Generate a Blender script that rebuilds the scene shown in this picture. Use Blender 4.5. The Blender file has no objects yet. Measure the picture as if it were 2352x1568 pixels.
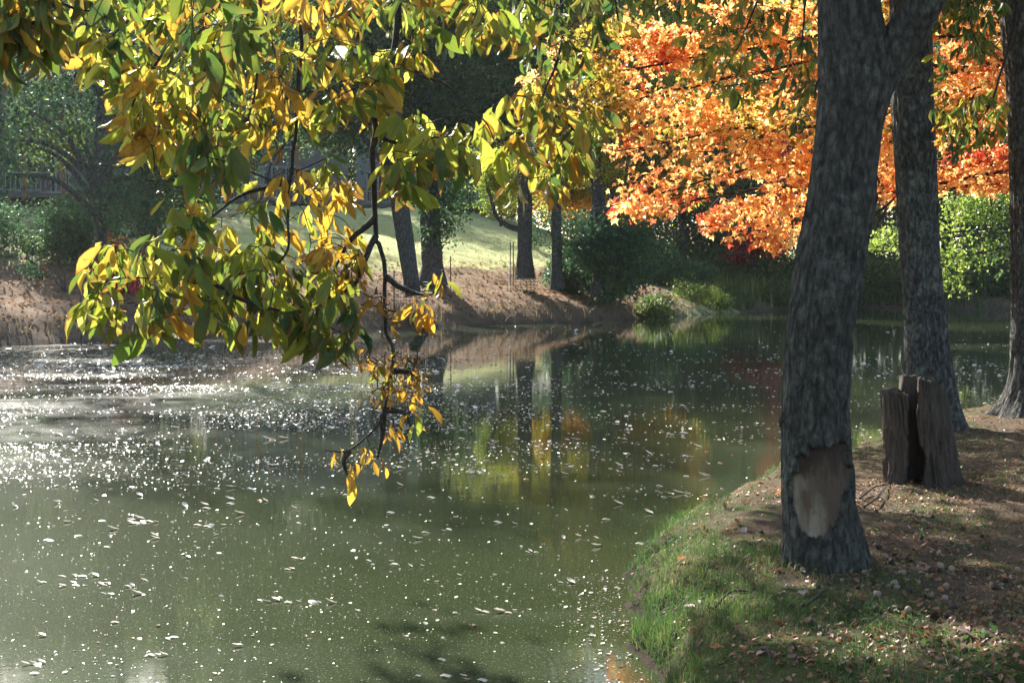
import bpy, math, random
import numpy as np
from mathutils import Vector, Matrix
R = math.radians
rng = np.random.default_rng(7)
random.seed(7)

# ------------------------------------------------------------------ camera
scene = bpy.context.scene
F, CX, CY, HY, CZ = 2940.0, 1176.0, 784.0, 625.0, 2.0     # photo pixels (2352 wide)
PITCH = math.atan((CY - HY) / F)
cd = bpy.data.cameras.new('camera'); cam = bpy.data.objects.new('camera', cd)
scene.collection.objects.link(cam)
cam.location = (0, 0, CZ); cam.rotation_euler = (math.pi / 2 - PITCH, 0, 0)
cd.sensor_width = 36; cd.lens = 36 * F / 2352; cd.clip_start = 0.05; cd.clip_end = 900
scene.camera = cam
# ------------------------------------------------------------------ light
SUN_AZ, SUN_EL = R(-24), R(33)
SD = np.array([math.sin(SUN_AZ) * math.cos(SUN_EL), math.cos(SUN_AZ) * math.cos(SUN_EL), math.sin(SUN_EL)])
w = bpy.data.worlds.new("World"); scene.world = w; w.use_nodes = True
nt = w.node_tree; bg = nt.nodes['Background']
sky = nt.nodes.new('ShaderNodeTexSky'); sky.sky_type = 'NISHITA'; sky.sun_disc = False
sky.sun_elevation = SUN_EL; sky.sun_rotation = SUN_AZ; sky.dust_density = 1.5
nt.links.new(sky.outputs[0], bg.inputs[0]); bg.inputs[1].default_value = 0.10
ld = bpy.data.lights.new('sun', 'SUN'); sun = bpy.data.objects.new('sun', ld)
scene.collection.objects.link(sun); ld.energy = 5.0; ld.angle = R(0.53); ld.color = (1, 0.95, 0.86)
sun.rotation_euler = Vector(SD).to_track_quat('Z', 'Y').to_euler()
scene.view_settings.view_transform = 'Standard'; scene.view_settings.look = 'None'
scene.view_settings.exposure = 1.6; scene.view_settings.gamma = 1
scene.render.engine = 'CYCLES'
cy = scene.cycles
cy.max_bounces = 7; cy.diffuse_bounces = 3; cy.glossy_bounces = 3; cy.transmission_bounces = 4
cy.volume_bounces = 1; cy.transparent_max_bounces = 4; cy.use_denoising = True
cy.caustics_reflective = False; cy.caustics_refractive = False; cy.sample_clamp_indirect = 6

# ------------------------------------------------------------------ helpers
def pt(px, py, Y):
    """world point seen at photo pixel (px, py), Y metres ahead"""
    u = (px - CX) / F; v = (CY - py) / F
    c, s = math.cos(PITCH), math.sin(PITCH)
    dy = c + v * s; dz = v * c - s
    t = Y / dy
    return np.array([u * t, Y, CZ + dz * t])
def ptz(px, py, z=0.0):
    u = (px - CX) / F; v = (CY - py) / F
    c, s = math.cos(PITCH), math.sin(PITCH)
    dy = c + v * s; dz = v * c - s
    t = (z - CZ) / dz
    return np.array([u * t, dy * t, z])
def pix(P):
    P = np.atleast_2d(P); c, s = math.cos(PITCH), math.sin(PITCH)
    y, z = P[:, 1], P[:, 2] - CZ
    d = y * c - z * s; up = z * c + y * s
    d = np.where(np.abs(d) < 1e-6, 1e-6, d)
    return np.stack([CX + F * P[:, 0] / d, CY - F * up / d, d], 1)
def tag(o, label=None, cat=None, group=None, kind=None):
    if label: o['label'] = label
    if cat: o['category'] = cat
    if group: o['group'] = group
    if kind: o['kind'] = kind
    return o
def empty(name, loc, label, cat, group=None):
    o = bpy.data.objects.new(name, None); scene.collection.objects.link(o)
    o.location = tuple(map(float, loc)); o.empty_display_size = 0.2
    return tag(o, label, cat, group)
def mk(name, V, F_, mats, parent=None, midx=None, uv=None, smooth=True, attrs=None):
    """V (n,3); F_ = array (m,k) or list of arrays. V in world space; parents at a location are compensated."""
    V = np.asarray(V, dtype=np.float64)
    if parent is not None:
        V = V - np.array(wloc(parent))
    Fs = F_ if isinstance(F_, list) else [F_]
    Fs = [np.asarray(f, dtype=np.int64) for f in Fs if len(f)]
    me = bpy.data.meshes.new(name)
    me.vertices.add(len(V)); me.vertices.foreach_set('co', V.astype(np.float32).ravel())
    tot = np.concatenate([np.full(len(f), f.shape[1]) for f in Fs])
    loops = np.concatenate([f.ravel() for f in Fs])
    me.loops.add(len(loops)); me.loops.foreach_set('vertex_index', loops.astype(np.int32))
    me.polygons.add(len(tot))
    st = np.concatenate([[0], np.cumsum(tot)[:-1]])
    me.polygons.foreach_set('loop_start', st.astype(np.int32))
    me.polygons.foreach_set('loop_total', tot.astype(np.int32))
    if midx is not None: me.polygons.foreach_set('material_index', np.asarray(midx, dtype=np.int32))
    me.polygons.foreach_set('use_smooth', np.full(len(tot), bool(smooth)))
    if uv is not None:
        l = me.uv_layers.new(name='UVMap'); l.data.foreach_set('uv', np.asarray(uv)[loops].astype(np.float32).ravel())
    if attrs:
        for k, a in attrs.items():
            at = me.attributes.new(k, 'FLOAT', 'POINT'); at.data.foreach_set('value', np.asarray(a, dtype=np.float32))
    me.update(); me.validate()
    for m in (mats if isinstance(mats, (list, tuple)) else [mats]): me.materials.append(m)
    o = bpy.data.objects.new(name, me); scene.collection.objects.link(o)
    if parent is not None: o.parent = parent
    return o
def wloc(o):
    v = Vector((0, 0, 0))
    while o is not None:
        v += o.location; o = o.parent
    return v
def dup(root, loc, rz=0.0, sc=1.0, **kw):
    c = root.copy(); scene.collection.objects.link(c)
    c.location = loc; c.rotation_euler = (0, 0, rz)
    c.scale = (sc, sc, sc) if np.isscalar(sc) else sc
    for ch in root.children:
        d = ch.copy(); scene.collection.objects.link(d); d.parent = c
        for g in ch.children:
            e = g.copy(); scene.collection.objects.link(e); e.parent = d
    return tag(c, **kw)
# ---- vector noise
def _hash(ix, iy, iz, s):
    h = (ix * 374761393 + iy * 668265263 + iz * 2147483647 + s * 1274126177) & 0xffffffff
    h = ((h ^ (h >> 13)) * 1274126177) & 0xffffffff
    h = ((h ^ (h >> 16)) * 2246822519) & 0xffffffff
    return ((h ^ (h >> 15)) & 0xffffff) / float(0xffffff)
def vnoise(P, s=0):
    P = np.asarray(P, dtype=np.float64); i = np.floor(P).astype(np.int64); f = P - i
    f = f * f * (3 - 2 * f); r = 0
    for dx in (0, 1):
        for dy in (0, 1):
            for dz in (0, 1):
                wt = (f[:, 0] if dx else 1 - f[:, 0]) * (f[:, 1] if dy else 1 - f[:, 1]) * (f[:, 2] if dz else 1 - f[:, 2])
                r = r + wt * _hash(i[:, 0] + dx, i[:, 1] + dy, i[:, 2] + dz, s)
    return r * 2 - 1
def fbm(P, oct=4, s=0):
    r = 0; a = 1; t = 0
    for k in range(oct):
        r = r + a * vnoise(np.asarray(P) * (2 ** k), s + k); t += a; a *= 0.5
    return r / t
def sstep(a, b, x):
    t = np.clip((x - a) / (b - a), 0, 1); return t * t * (3 - 2 * t)
def norm(v): return v / np.maximum(np.linalg.norm(v, axis=-1, keepdims=True), 1e-9)
def in_poly(x, y, poly):
    x = np.asarray(x); y = np.asarray(y); r = np.zeros(x.shape, bool); n = len(poly)
    for i in range(n):
        x0, y0 = poly[i]; x1, y1 = poly[(i + 1) % n]
        c = ((y0 > y) != (y1 > y)) & (x < (x1 - x0) * (y - y0) / ((y1 - y0) or 1e-9) + x0)
        r ^= c
    return r
def poly_dist(x, y, pts, closed=True):
    d = np.full(np.shape(x), 1e9)
    n = len(pts)
    for i in range(n if closed else n - 1):
        a = pts[i]; b = pts[(i + 1) % n]
        ex, ey = b[0] - a[0], b[1] - a[1]; L = ex * ex + ey * ey
        t = np.clip(((x - a[0]) * ex + (y - a[1]) * ey) / L, 0, 1)
        d = np.minimum(d, np.hypot(x - a[0] - t * ex, y - a[1] - t * ey))
    return d
# ---- tubes
def resample(pts, n):
    pts = np.asarray(pts, float)
    k = len(pts)
    # catmull-rom
    P = np.vstack([2 * pts[0] - pts[1], pts, 2 * pts[-1] - pts[-2]])
    t = np.linspace(0, k - 1 - 1e-9, n); i = t.astype(int); f = (t - i)[:, None]
    a, b, c, d = P[i], P[i + 1], P[i + 2], P[i + 3]
    return 0.5 * ((2 * b) + (c - a) * f + (2 * a - 5 * b + 4 * c - d) * f ** 2 + (3 * b - a - 3 * c + d) * f ** 3)
def frames(P):
    T = norm(np.gradient(P, axis=0)); U = np.zeros_like(P)
    ref = np.array([1, 0, 0.]) if abs(T[0][0]) < 0.9 else np.array([0, 1., 0])
    u = ref - T[0] * ref.dot(T[0]); U[0] = u / np.linalg.norm(u)
    for i in range(1, len(P)):
        u = U[i - 1] - T[i] * U[i - 1].dot(T[i]); U[i] = u / max(np.linalg.norm(u), 1e-9)
    return T, U, np.cross(T, U)
class Tubes:
    def __init__(s): s.V = []; s.Fc = []; s.n = 0
    def add(s, P, rad, sides=6, cap=True):
        P = np.asarray(P, float); rad = np.broadcast_to(rad, (len(P),)); T, U, W = frames(P)
        a = np.linspace(0, 2 * np.pi, sides, endpoint=False)
        ring = (np.cos(a)[None, :, None] * U[:, None] + np.sin(a)[None, :, None] * W[:, None]) * rad[:, None, None]
        V = (P[:, None] + ring).reshape(-1, 3); m = len(P)
        i = np.arange(m - 1)[:, None] * sides; j = np.arange(sides)[None, :]; k = (j + 1) % sides
        s.Fc.append(np.stack([i + j, i + k, i + sides + k, i + sides + j], -1).reshape(-1, 4) + s.n)
        s.V.append(V); s.n += len(V)
    def build(s, name, mat, parent=None):
        return mk(name, np.vstack(s.V), np.vstack(s.Fc), mat, parent)
# ---- boxes
class Boxes:
    def __init__(s): s.V = []; s.Fc = []; s.n = 0
    def add(s, c, h, M=None):
        c = np.array(c, float); h = np.array(h, float)
        q = np.array([[x, y, z] for x in (-1, 1) for y in (-1, 1) for z in (-1, 1)], float) * h
        if M is not None: q = q @ M.T
        s.V.append(q + c)
        s.Fc.append(np.array([[0, 1, 3, 2], [4, 6, 7, 5], [0, 4, 5, 1], [2, 3, 7, 6], [0, 2, 6, 4], [1, 5, 7, 3]]) + s.n); s.n += 8
    def build(s, name, mat, parent=None):
        return mk(name, np.vstack(s.V), np.vstack(s.Fc), mat, parent, smooth=False)
# ---- leaves
def leaf_template(curl=0.2, fold=0.35, bend=0.0, wave=0.02, roll=0.0, na=8, nc=4, wid=0.2):
    v = np.array([0, .1, .25, .42, .6, .76, .89, 1.0]) if na == 8 else np.linspace(0, 1, na)
    wv = np.interp(v, [0, .1, .25, .42, .6, .76, .89, 1.0], [.02, .09, .15, .19, .2, .15, .075, .0]) * wid / 0.2
    V = []; UV = []
    u = np.linspace(-1, 1, nc + 1)
    for a, ww in zip(v, wv):
        ang = curl * a * 2.0
        cx = a if abs(curl) < 1e-3 else math.sin(ang) / (curl * 2); cz = 0 if abs(curl) < 1e-3 else -(1 - math.cos(ang)) / (curl * 2)
        for q in u:
            yy = q * ww; zz = abs(q) * ww * fold + wave * math.sin(a * 16 + q * 3) * abs(q)
            if roll: th = q * roll; yy = math.sin(th) * ww / max(roll, 1e-3); zz = (1 - math.cos(th)) * ww / roll
            V.append([cx - math.sin(ang) * -zz * 0.0 , yy + bend * a * a, cz + zz]); UV.append([q * .5 + .5, a])
    n = nc + 1; m = len(v)
    Fq = [[i * n + j, i * n + j + 1, (i + 1) * n + j + 1, (i + 1) * n + j] for i in range(m - 1) for j in range(nc)]
    return np.array(V), np.array(Fq), np.array(UV)
def maple_template():
    ang = np.radians([180, 150, 128, 108, 95, 82, 66, 55, 44, 32, 18, 8, 0])
    rad = np.array([.06, .34, .30, .62, .34, .50, .80, .52, .46, .62, .40, .70, 1.0])
    ang = np.concatenate([ang, -ang[-2::-1][:-1]]); rad = np.concatenate([rad, rad[-2::-1][:-1]])
    V = [[0.0, 0, 0]] + [[r * math.cos(a) * .55, r * math.sin(a) * .62, -0.16 * r * r + .06 * math.sin(3 * a)] for a, r in zip(ang, rad)]
    n = len(V) - 1
    Ft = [[0, 1 + i, 1 + (i + 1) % n] for i in range(n)]
    return np.array(V), np.array(Ft), np.array([[v[1] + .5, v[0] + .5] for v in V])
def quad_template(wid=0.3, fold=0.12):
    V = np.array([[0, 0, 0], [.5, wid, fold], [1, 0, -.08], [.5, -wid, fold]]); return V, np.array([[0, 1, 2, 3]]), np.array([[.5, 0], [1, .5], [.5, 1], [0, .5]])
def basis(D, roll):
    """frames whose x = D and z = a normal turned by roll about D"""
    D = norm(D); up = np.tile([0, 0, 1.], (len(D), 1)); par = np.abs(D[:, 2]) > .98; up[par] = [1, 0, 0]
    S = norm(np.cross(up, D)); N = np.cross(D, S)
    c, s = np.cos(roll)[:, None], np.sin(roll)[:, None]
    S2 = S * c + N * s; N2 = N * c - S * s
    return np.stack([D, S2, N2], 1)
def scatter(templates, pos, fr, size, mat_of=None):
    """-> V, F, midx, uv"""
    n = len(pos); pick = np.arange(n) % len(templates)
    VV, FF, MM, UU = [], [], [], []; off = 0
    for k, (tv, tf, tu) in enumerate(templates):
        ix = np.nonzero(pick == k)[0]
        if not len(ix): continue
        V = np.einsum('vi,nij->nvj', tv, fr[ix]) * size[ix][:, None, None] + pos[ix][:, None]
        FF.append((tf[None] + (np.arange(len(ix)) * len(tv))[:, None, None] + off).reshape(-1, tf.shape[1]))
        VV.append(V.reshape(-1, 3)); UU.append(np.tile(tu, (len(ix), 1))); off += len(ix) * len(tv)
        MM.append(np.repeat(mat_of[ix] if mat_of is not None else np.zeros(len(ix), int), len(tf)))
    return np.vstack(VV), np.vstack(FF), np.concatenate(MM), np.vstack(UU)

# ------------------------------------------------------------------ materials
def newmat(name):
    m = bpy.data.materials.new(name); m.use_nodes = True; t = m.node_tree
    for n in list(t.nodes): t.nodes.remove(n)
    return m, t, t.nodes.new('ShaderNodeOutputMaterial')
def N(t, typ, **kw):
    n = t.nodes.new(typ)
    for k, v in kw.items(): setattr(n, k, v)
    return n
def ramp(t, stops, fac=None, interp='LINEAR'):
    r = N(t, 'ShaderNodeValToRGB'); e = r.color_ramp.elements; r.color_ramp.interpolation = interp
    while len(e) < len(stops): e.new(0.5)
    for q, (p, c) in zip(e, stops): q.position = p; q.color = (*c, 1) if len(c) == 3 else c
    if fac is not None: t.links.new(fac, r.inputs[0])
    return r.outputs[0]
def noise(t, scale, detail=3, coord=None, rough=.55, dist=0):
    n = N(t, 'ShaderNodeTexNoise'); n.inputs['Scale'].default_value = scale; n.inputs['Detail'].default_value = detail
    n.inputs['Roughness'].default_value = rough; n.inputs['Distortion'].default_value = dist
    if coord is not None: t.links.new(coord, n.inputs['Vector'])
    return n.outputs['Fac']
def math_(t, op, a, b=None, clamp=False):
    n = N(t, 'ShaderNodeMath', operation=op, use_clamp=clamp)
    for i, v in enumerate((a, b)):
        if v is None: continue
        if isinstance(v, (int, float)): n.inputs[i].default_value = v
        else: t.links.new(v, n.inputs[i])
    return n.outputs[0]
def mixc(t, fac, a, b, typ='MIX'):
    n = N(t, 'ShaderNodeMix', data_type='RGBA', blend_type=typ)
    for s, v in ((0, fac), (6, a), (7, b)):
        if isinstance(v, (int, float)): n.inputs[s].default_value = v
        elif isinstance(v, tuple): n.inputs[s].default_value = (*v, 1)
        else: t.links.new(v, n.inputs[s])
    return n.outputs[2]
def objco(t, scale=(1, 1, 1)):
    c = N(t, 'ShaderNodeTexCoord'); m = N(t, 'ShaderNodeMapping'); m.inputs['Scale'].default_value = scale
    t.links.new(c.outputs['Object'], m.inputs[0]); return m.outputs[0]
def bump(t, h, strength, dist):
    b = N(t, 'ShaderNodeBump'); b.inputs['Strength'].default_value = strength; b.inputs['Distance'].default_value = dist
    t.links.new(h, b.inputs['Height']); return b.outputs[0]
def princ(t, out, col, rough=.8, spec=.3, nrm=None):
    p = N(t, 'ShaderNodeBsdfPrincipled')
    if isinstance(col, tuple): p.inputs['Base Color'].default_value = (*col, 1)
    else: t.links.new(col, p.inputs['Base Color'])
    if isinstance(rough, (int, float)): p.inputs['Roughness'].default_value = rough
    else: t.links.new(rough, p.inputs['Roughness'])
    p.inputs['Specular IOR Level'].default_value = spec
    if nrm is not None: t.links.new(nrm, p.inputs['Normal'])
    if out is not None: t.links.new(p.outputs[0], out.inputs[0])
    return p
def leafmat(name, stops, trans=.5, tcol=2.2, rough=.4, spec=.5, clump=1.0, spots=0.0, veins=False, tsat=1.0):
    m, t, out = newmat(name)
    g = N(t, 'ShaderNodeNewGeometry'); rnd = g.outputs['Random Per Island']
    co = objco(t)
    nz = noise(t, clump, 2, co)
    f = math_(t, 'ADD', math_(t, 'MULTIPLY', rnd, .62), math_(t, 'SUBTRACT', math_(t, 'MULTIPLY', nz, 1.5), .56), clamp=True)
    col = ramp(t, stops, f)
    nrm = None
    if spots:
        s1 = noise(t, 28, 4, co, .65)
        sp = ramp(t, [(0, (0, 0, 0)), (.60, (0, 0, 0)), (.68, (1, 1, 1)), (1, (1, 1, 1))], s1)
        col = mixc(t, math_(t, 'MULTIPLY', sp, spots), col, (.12, .045, .012))
        col = mixc(t, math_(t, 'MULTIPLY', ramp(t, [(.35, (0, 0, 0)), (.65, (1, 1, 1))], noise(t, 11, 2, co)), .25 if name == 'leaf_green' else .4), col, (.30, .22, .02))
    if veins:
        uv = N(t, 'ShaderNodeTexCoord').outputs['UV']; sx = N(t, 'ShaderNodeSeparateXYZ'); t.links.new(uv, sx.inputs[0])
        d = math_(t, 'ABSOLUTE', math_(t, 'SUBTRACT', sx.outputs[0], .5))
        rib = math_(t, 'LESS_THAN', d, .035)
        w_ = math_(t, 'SINE', math_(t, 'MULTIPLY', math_(t, 'SUBTRACT', sx.outputs[1], math_(t, 'MULTIPLY', d, .35)), 75.0))
        vn = math_(t, 'MULTIPLY', math_(t, 'GREATER_THAN', w_, .82), .5)
        tip = math_(t, 'ADD', math_(t, 'MULTIPLY', math_(t, 'POWER', sx.outputs[1], 5.0), .8), math_(t, 'MULTIPLY', math_(t, 'POWER', math_(t, 'MULTIPLY', d, 2.0), 6.0), .8))
        tip = math_(t, 'MULTIPLY', math_(t, 'ADD', tip, math_(t, 'SUBTRACT', noise(t, 16, 3, co, .6), .62)), math_(t, 'GREATER_THAN', math_(t, 'FRACT', math_(t, 'MULTIPLY', rnd, 7.3)), .66))
        col = mixc(t, math_(t, 'MULTIPLY', tip, 2.2, True), col, (.20, .09, .02))
        v = math_(t, 'MAXIMUM', rib, vn)
        col = mixc(t, math_(t, 'MULTIPLY', v, .35), col, (.05, .05, .01))
        nrm = bump(t, math_(t, 'ADD', w_, math_(t, 'MULTIPLY', rib, -2.0)), .35, .0015)
    p = princ(t, None, col, rough, spec, nrm)
    tr = N(t, 'ShaderNodeBsdfTranslucent')
    hs = N(t, 'ShaderNodeHueSaturation'); hs.inputs['Value'].default_value = tcol; hs.inputs['Saturation'].default_value = tsat
    t.links.new(col, hs.inputs['Color']); t.links.new(hs.outputs[0], tr.inputs[0])
    mx = N(t, 'ShaderNodeMixShader'); mx.inputs[0].default_value = trans
    t.links.new(p.outputs[0], mx.inputs[1]); t.links.new(tr.outputs[0], mx.inputs[2]); t.links.new(mx.outputs[0], out.inputs[0])
    return m
GREEN = leafmat('leaf_green', [(0, (.014, .050, .018)), (.45, (.030, .075, .018)), (1, (.11, .17, .02))], .38, 2.8, spots=.5, veins=True, rough=.48, spec=.4)
LIME = leafmat('leaf_yellow_green', [(0, (.07, .12, .016)), (.5, (.20, .25, .03)), (1, (.44, .42, .09))], .5, 2.2, spots=.6, veins=True)
GOLD = leafmat('leaf_gold', [(0, (.32, .15, .02)), (.5, (.46, .26, .03)), (1, (.58, .42, .07))], .52, 1.75, spots=.8, veins=True)
DRY = leafmat('leaf_dry_brown', [(0, (.10, .04, .018)), (.5, (.28, .13, .04)), (1, (.46, .27, .09))], .3, 1.5, spots=.8, veins=True, rough=.6)
MAPLER = leafmat('leaf_scarlet', [(0, (.26, .02, .02)), (.5, (.52, .09, .04)), (1, (.70, .26, .08))], .58, 1.6, rough=.35, spec=.6, clump=1.3)
MAPLEG = leafmat('leaf_maple_olive', [(0, (.10, .11, .02)), (.5, (.26, .22, .03)), (1, (.55, .38, .06))], .55, 1.8, rough=.4, clump=1.3)
MAPLE = leafmat('leaf_orange', [(0, (.42, .07, .03)), (.18, (.60, .20, .06)), (.45, (.72, .36, .10)), (.75, (.82, .58, .22)), (1, (.88, .74, .38))], .6, 1.6, rough=.35, spec=.6, clump=1.3)
FARG = leafmat('leaf_far_dark_green', [(0, (.020, .058, .034)), (.5, (.046, .105, .042)), (1, (.13, .18, .04))], .40, 2.0, rough=.5, clump=.25)
FARW = leafmat('leaf_wood_olive', [(0, (.03, .06, .022)), (.5, (.075, .12, .032)), (.85, (.17, .18, .035)), (1, (.28, .18, .03))], .45, 2.2, rough=.5, clump=.14)
FARY = leafmat('leaf_far_yellow', [(0, (.12, .18, .025)), (.5, (.32, .32, .035)), (1, (.50, .34, .04))], .58, 1.9, rough=.5, clump=.4)
FARL = leafmat('leaf_far_lime', [(0, (.06, .12, .02)), (.5, (.20, .27, .04)), (1, (.42, .46, .12))], .5, 1.9, rough=.45, clump=.9)
FARO = leafmat('leaf_far_orange', [(0, (.20, .06, .02)), (.5, (.48, .20, .035)), (1, (.55, .34, .05))], .58, 1.7, rough=.5, clump=.4)
REDL = leafmat('leaf_crimson', [(0, (.20, .01, .02)), (.5, (.38, .025, .035)), (1, (.5, .08, .06))], .45, 1.6, rough=.5, clump=.6)

def bark(name, dark, light, lichen=.25, sc=1.0, bstr=1.0):
    m, t, out = newmat(name)
    co = objco(t, (10 * sc, 10 * sc, 4.2 * sc)); co1 = objco(t)
    n1 = noise(t, 2.6, 6, co, .65, 1.0); n2 = noise(t, 34 * sc, 5, objco(t, (1, 1, .5)), .75)
    vo = N(t, 'ShaderNodeTexVoronoi', feature='DISTANCE_TO_EDGE'); vo.inputs['Scale'].default_value = 2.2
    t.links.new(co, vo.inputs['Vector'])
    e = ramp(t, [(0, (0, 0, 0)), (.22, (1, 1, 1))], vo.outputs['Distance'])
    h = math_(t, 'ADD', math_(t, 'MULTIPLY', n1, 1.0), math_(t, 'MULTIPLY', e, .35))
    h = math_(t, 'ADD', h, math_(t, 'MULTIPLY', n2, .8))
    col = mixc(t, ramp(t, [(.35, (0, 0, 0)), (.68, (1, 1, 1))], n1), dark, light)
    col = mixc(t, math_(t, 'MULTIPLY', math_(t, 'SUBTRACT', 1.0, e), .55), col, tuple(x * .35 for x in dark))
    li = ramp(t, [(.54, (0, 0, 0)), (.60, (1, 1, 1))], noise(t, 4.0 * sc, 7, co1, .8))
    col = mixc(t, math_(t, 'MULTIPLY', li, lichen), col, (.30, .34, .27))
    mo = ramp(t, [(.5, (0, 0, 0)), (.75, (1, 1, 1))], noise(t, 1.3 * sc, 3, co1))
    col = mixc(t, math_(t, 'MULTIPLY', mo, .35), col, tuple(x * .5 for x in light))
    col = mixc(t, ramp(t, [(.40, (0, 0, 0)), (.62, (.75, .75, .75))], n2), col, tuple(x * .3 for x in dark))
    princ(t, out, col, .88, .25, bump(t, h, bstr, .035 / sc))
    return m
BARK = bark('hickory_bark', (.085, .08, .066), (.22, .205, .168), .35, .8)
BARK2 = bark('weathered_bark', (.06, .06, .056), (.27, .265, .24), .5, .8)
BARKF = bark('far_bark', (.09, .085, .08), (.25, .235, .21), .15, .5)
TWIG = bark('twig_bark', (.035, .03, .026), (.10, .085, .07), .2, 6, .4)
m, t, out = newmat('chewed_wood'); WOOD = m
co = objco(t, (30, 30, 4)); n1 = noise(t, 2, 6, co, .65, .5); n5 = noise(t, 24, 4, objco(t), .7)
aI = N(t, 'ShaderNodeAttribute', attribute_name='inner').outputs['Fac']; aB = N(t, 'ShaderNodeAttribute', attribute_name='aged').outputs['Fac']
w1 = mixc(t, n1, (.22, .17, .11), (.36, .30, .215))
w1 = mixc(t, aB, w1, mixc(t, n1, (.07, .045, .03), (.17, .115, .078)))
w1 = mixc(t, aI, w1, mixc(t, n1, (.030, .020, .015), (.085, .055, .040)))
w1 = mixc(t, ramp(t, [(.55, (0, 0, 0)), (.72, (.6, .6, .6))], n5), w1, (.07, .045, .03))
princ(t, out, w1, .8, .25, bump(t, math_(t, 'ADD', n1, math_(t, 'MULTIPLY', n5, .6)), .9, .012))
m, t, out = newmat('inner_bark'); INNER = m
co = objco(t, (14, 14, 3)); n1 = noise(t, 2, 5, co, .6, .6)
princ(t, out, mixc(t, n1, (.045, .025, .017), (.12, .07, .05)), .85, .2, bump(t, n1, .8, .02))
m, t, out = newmat('rotten_stump_wood'); STUMP = m
co = objco(t, (16, 16, 2)); n1 = noise(t, 2, 6, co, .65, 1.2); n2 = noise(t, 7, 5, objco(t), .7)
c1 = mixc(t, n1, (.035, .024, .018), (.20, .155, .12)); c1 = mixc(t, math_(t, 'MULTIPLY', n2, .5), c1, (.10, .085, .07))
princ(t, out, c1, .9, .15, bump(t, math_(t, 'ADD', n1, math_(t, 'MULTIPLY', n2, .4)), 1.0, .03))

# ground sheet
m, t, out = newmat('bank_soil_and_lawn'); GROUND = m
co = objco(t)
def attr(t, nm): a = N(t, 'ShaderNodeAttribute', attribute_name=nm); return a.outputs['Fac']
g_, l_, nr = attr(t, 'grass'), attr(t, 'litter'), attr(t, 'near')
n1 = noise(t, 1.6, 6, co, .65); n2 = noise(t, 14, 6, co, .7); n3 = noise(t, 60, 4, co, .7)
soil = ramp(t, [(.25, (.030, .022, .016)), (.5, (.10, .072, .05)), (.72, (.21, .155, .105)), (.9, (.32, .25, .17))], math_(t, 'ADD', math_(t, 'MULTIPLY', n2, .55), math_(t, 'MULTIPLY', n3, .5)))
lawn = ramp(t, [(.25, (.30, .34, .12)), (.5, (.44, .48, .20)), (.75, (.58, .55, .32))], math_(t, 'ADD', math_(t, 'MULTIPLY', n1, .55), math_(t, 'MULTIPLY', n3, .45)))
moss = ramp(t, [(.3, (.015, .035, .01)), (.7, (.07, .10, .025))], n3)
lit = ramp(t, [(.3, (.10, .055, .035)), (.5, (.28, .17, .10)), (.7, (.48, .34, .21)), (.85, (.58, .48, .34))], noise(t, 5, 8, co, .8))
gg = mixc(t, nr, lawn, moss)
f = math_(t, 'ADD', g_, math_(t, 'MULTIPLY', math_(t, 'SUBTRACT', n1, .5), 1.6))
f = ramp(t, [(.35, (0, 0, 0)), (.65, (1, 1, 1))], math_(t, 'ADD', f, math_(t, 'MULTIPLY', math_(t, 'SUBTRACT', n2, .5), 1.2)))
col = mixc(t, f, soil, gg)
f2 = math_(t, 'ADD', l_, math_(t, 'MULTIPLY', math_(t, 'SUBTRACT', noise(t, .9, 6, co, .7), .5), 1.5), clamp=True)
col = mixc(t, f2, col, lit)
col = mixc(t, math_(t, 'MULTIPLY', attr(t, 'wet'), .85), col, (.022, .017, .012))
princ(t, out, col, .95, .1, bump(t, math_(t, 'MULTIPLY', math_(t, 'ADD', n2, math_(t, 'MULTIPLY', n3, .5)), math_(t, 'ADD', nr, .15)), .6, .04))
# water
m, t, out = newmat('pond_water'); WATER = m
co = objco(t)
w1 = noise(t, 2.2, 2, objco(t, (1, 1.6, 1)), .5, .3); w2 = noise(t, 9, 3, objco(t, (1, 1.8, 1)), .6, .4); w3 = noise(t, 46, 2, co, .6)
film = ramp(t, [(.46, (0, 0, 0)), (.62, (1, 1, 1))], noise(t, .16, 4, objco(t, (1, 2.2, 1)), .6, 1.2))
h = math_(t, 'ADD', math_(t, 'MULTIPLY', w1, .0022), math_(t, 'MULTIPLY', w2, .0008))
h = math_(t, 'ADD', h, math_(t, 'MULTIPLY', math_(t, 'MULTIPLY', w3, film), .0003))
b = N(t, 'ShaderNodeBump'); b.inputs['Strength'].default_value = 1.0; b.inputs['Distance'].default_value = .30
t.links.new(h, b.inputs['Height'])
speck = ramp(t, [(.62, (0, 0, 0)), (.70, (1, 1, 1))], noise(t, 70, 2, co, .5))
wc = mixc(t, film, (.031, .042, .016), (.042, .054, .027))
wc = mixc(t, math_(t, 'MULTIPLY', speck, .35), wc, (.42, .42, .36))
rg = math_(t, 'ADD', math_(t, 'MULTIPLY', film, .03), .015)
p = princ(t, None, wc, rg, .5, b.outputs[0]); p.inputs['IOR'].default_value = 1.333
p2 = princ(t, None, wc, .40, .5, b.outputs[0]); p2.inputs['IOR'].default_value = 1.333
sx = N(t, 'ShaderNodeSeparateXYZ'); t.links.new(co, sx.inputs[0])
ruf = ramp(t, [(.44, (0, 0, 0)), (.60, (1, 1, 1))], noise(t, .22, 5, objco(t, (.45, 1.5, 1)), .6, 1.0))
band = math_(t, 'MULTIPLY', math_(t, 'SMOOTH_MIN', math_(t, 'MULTIPLY', math_(t, 'SUBTRACT', sx.outputs[1], 12.0), .1, True), math_(t, 'MULTIPLY', math_(t, 'SUBTRACT', 42.0, sx.outputs[1]), .1, True)), .5)
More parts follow.
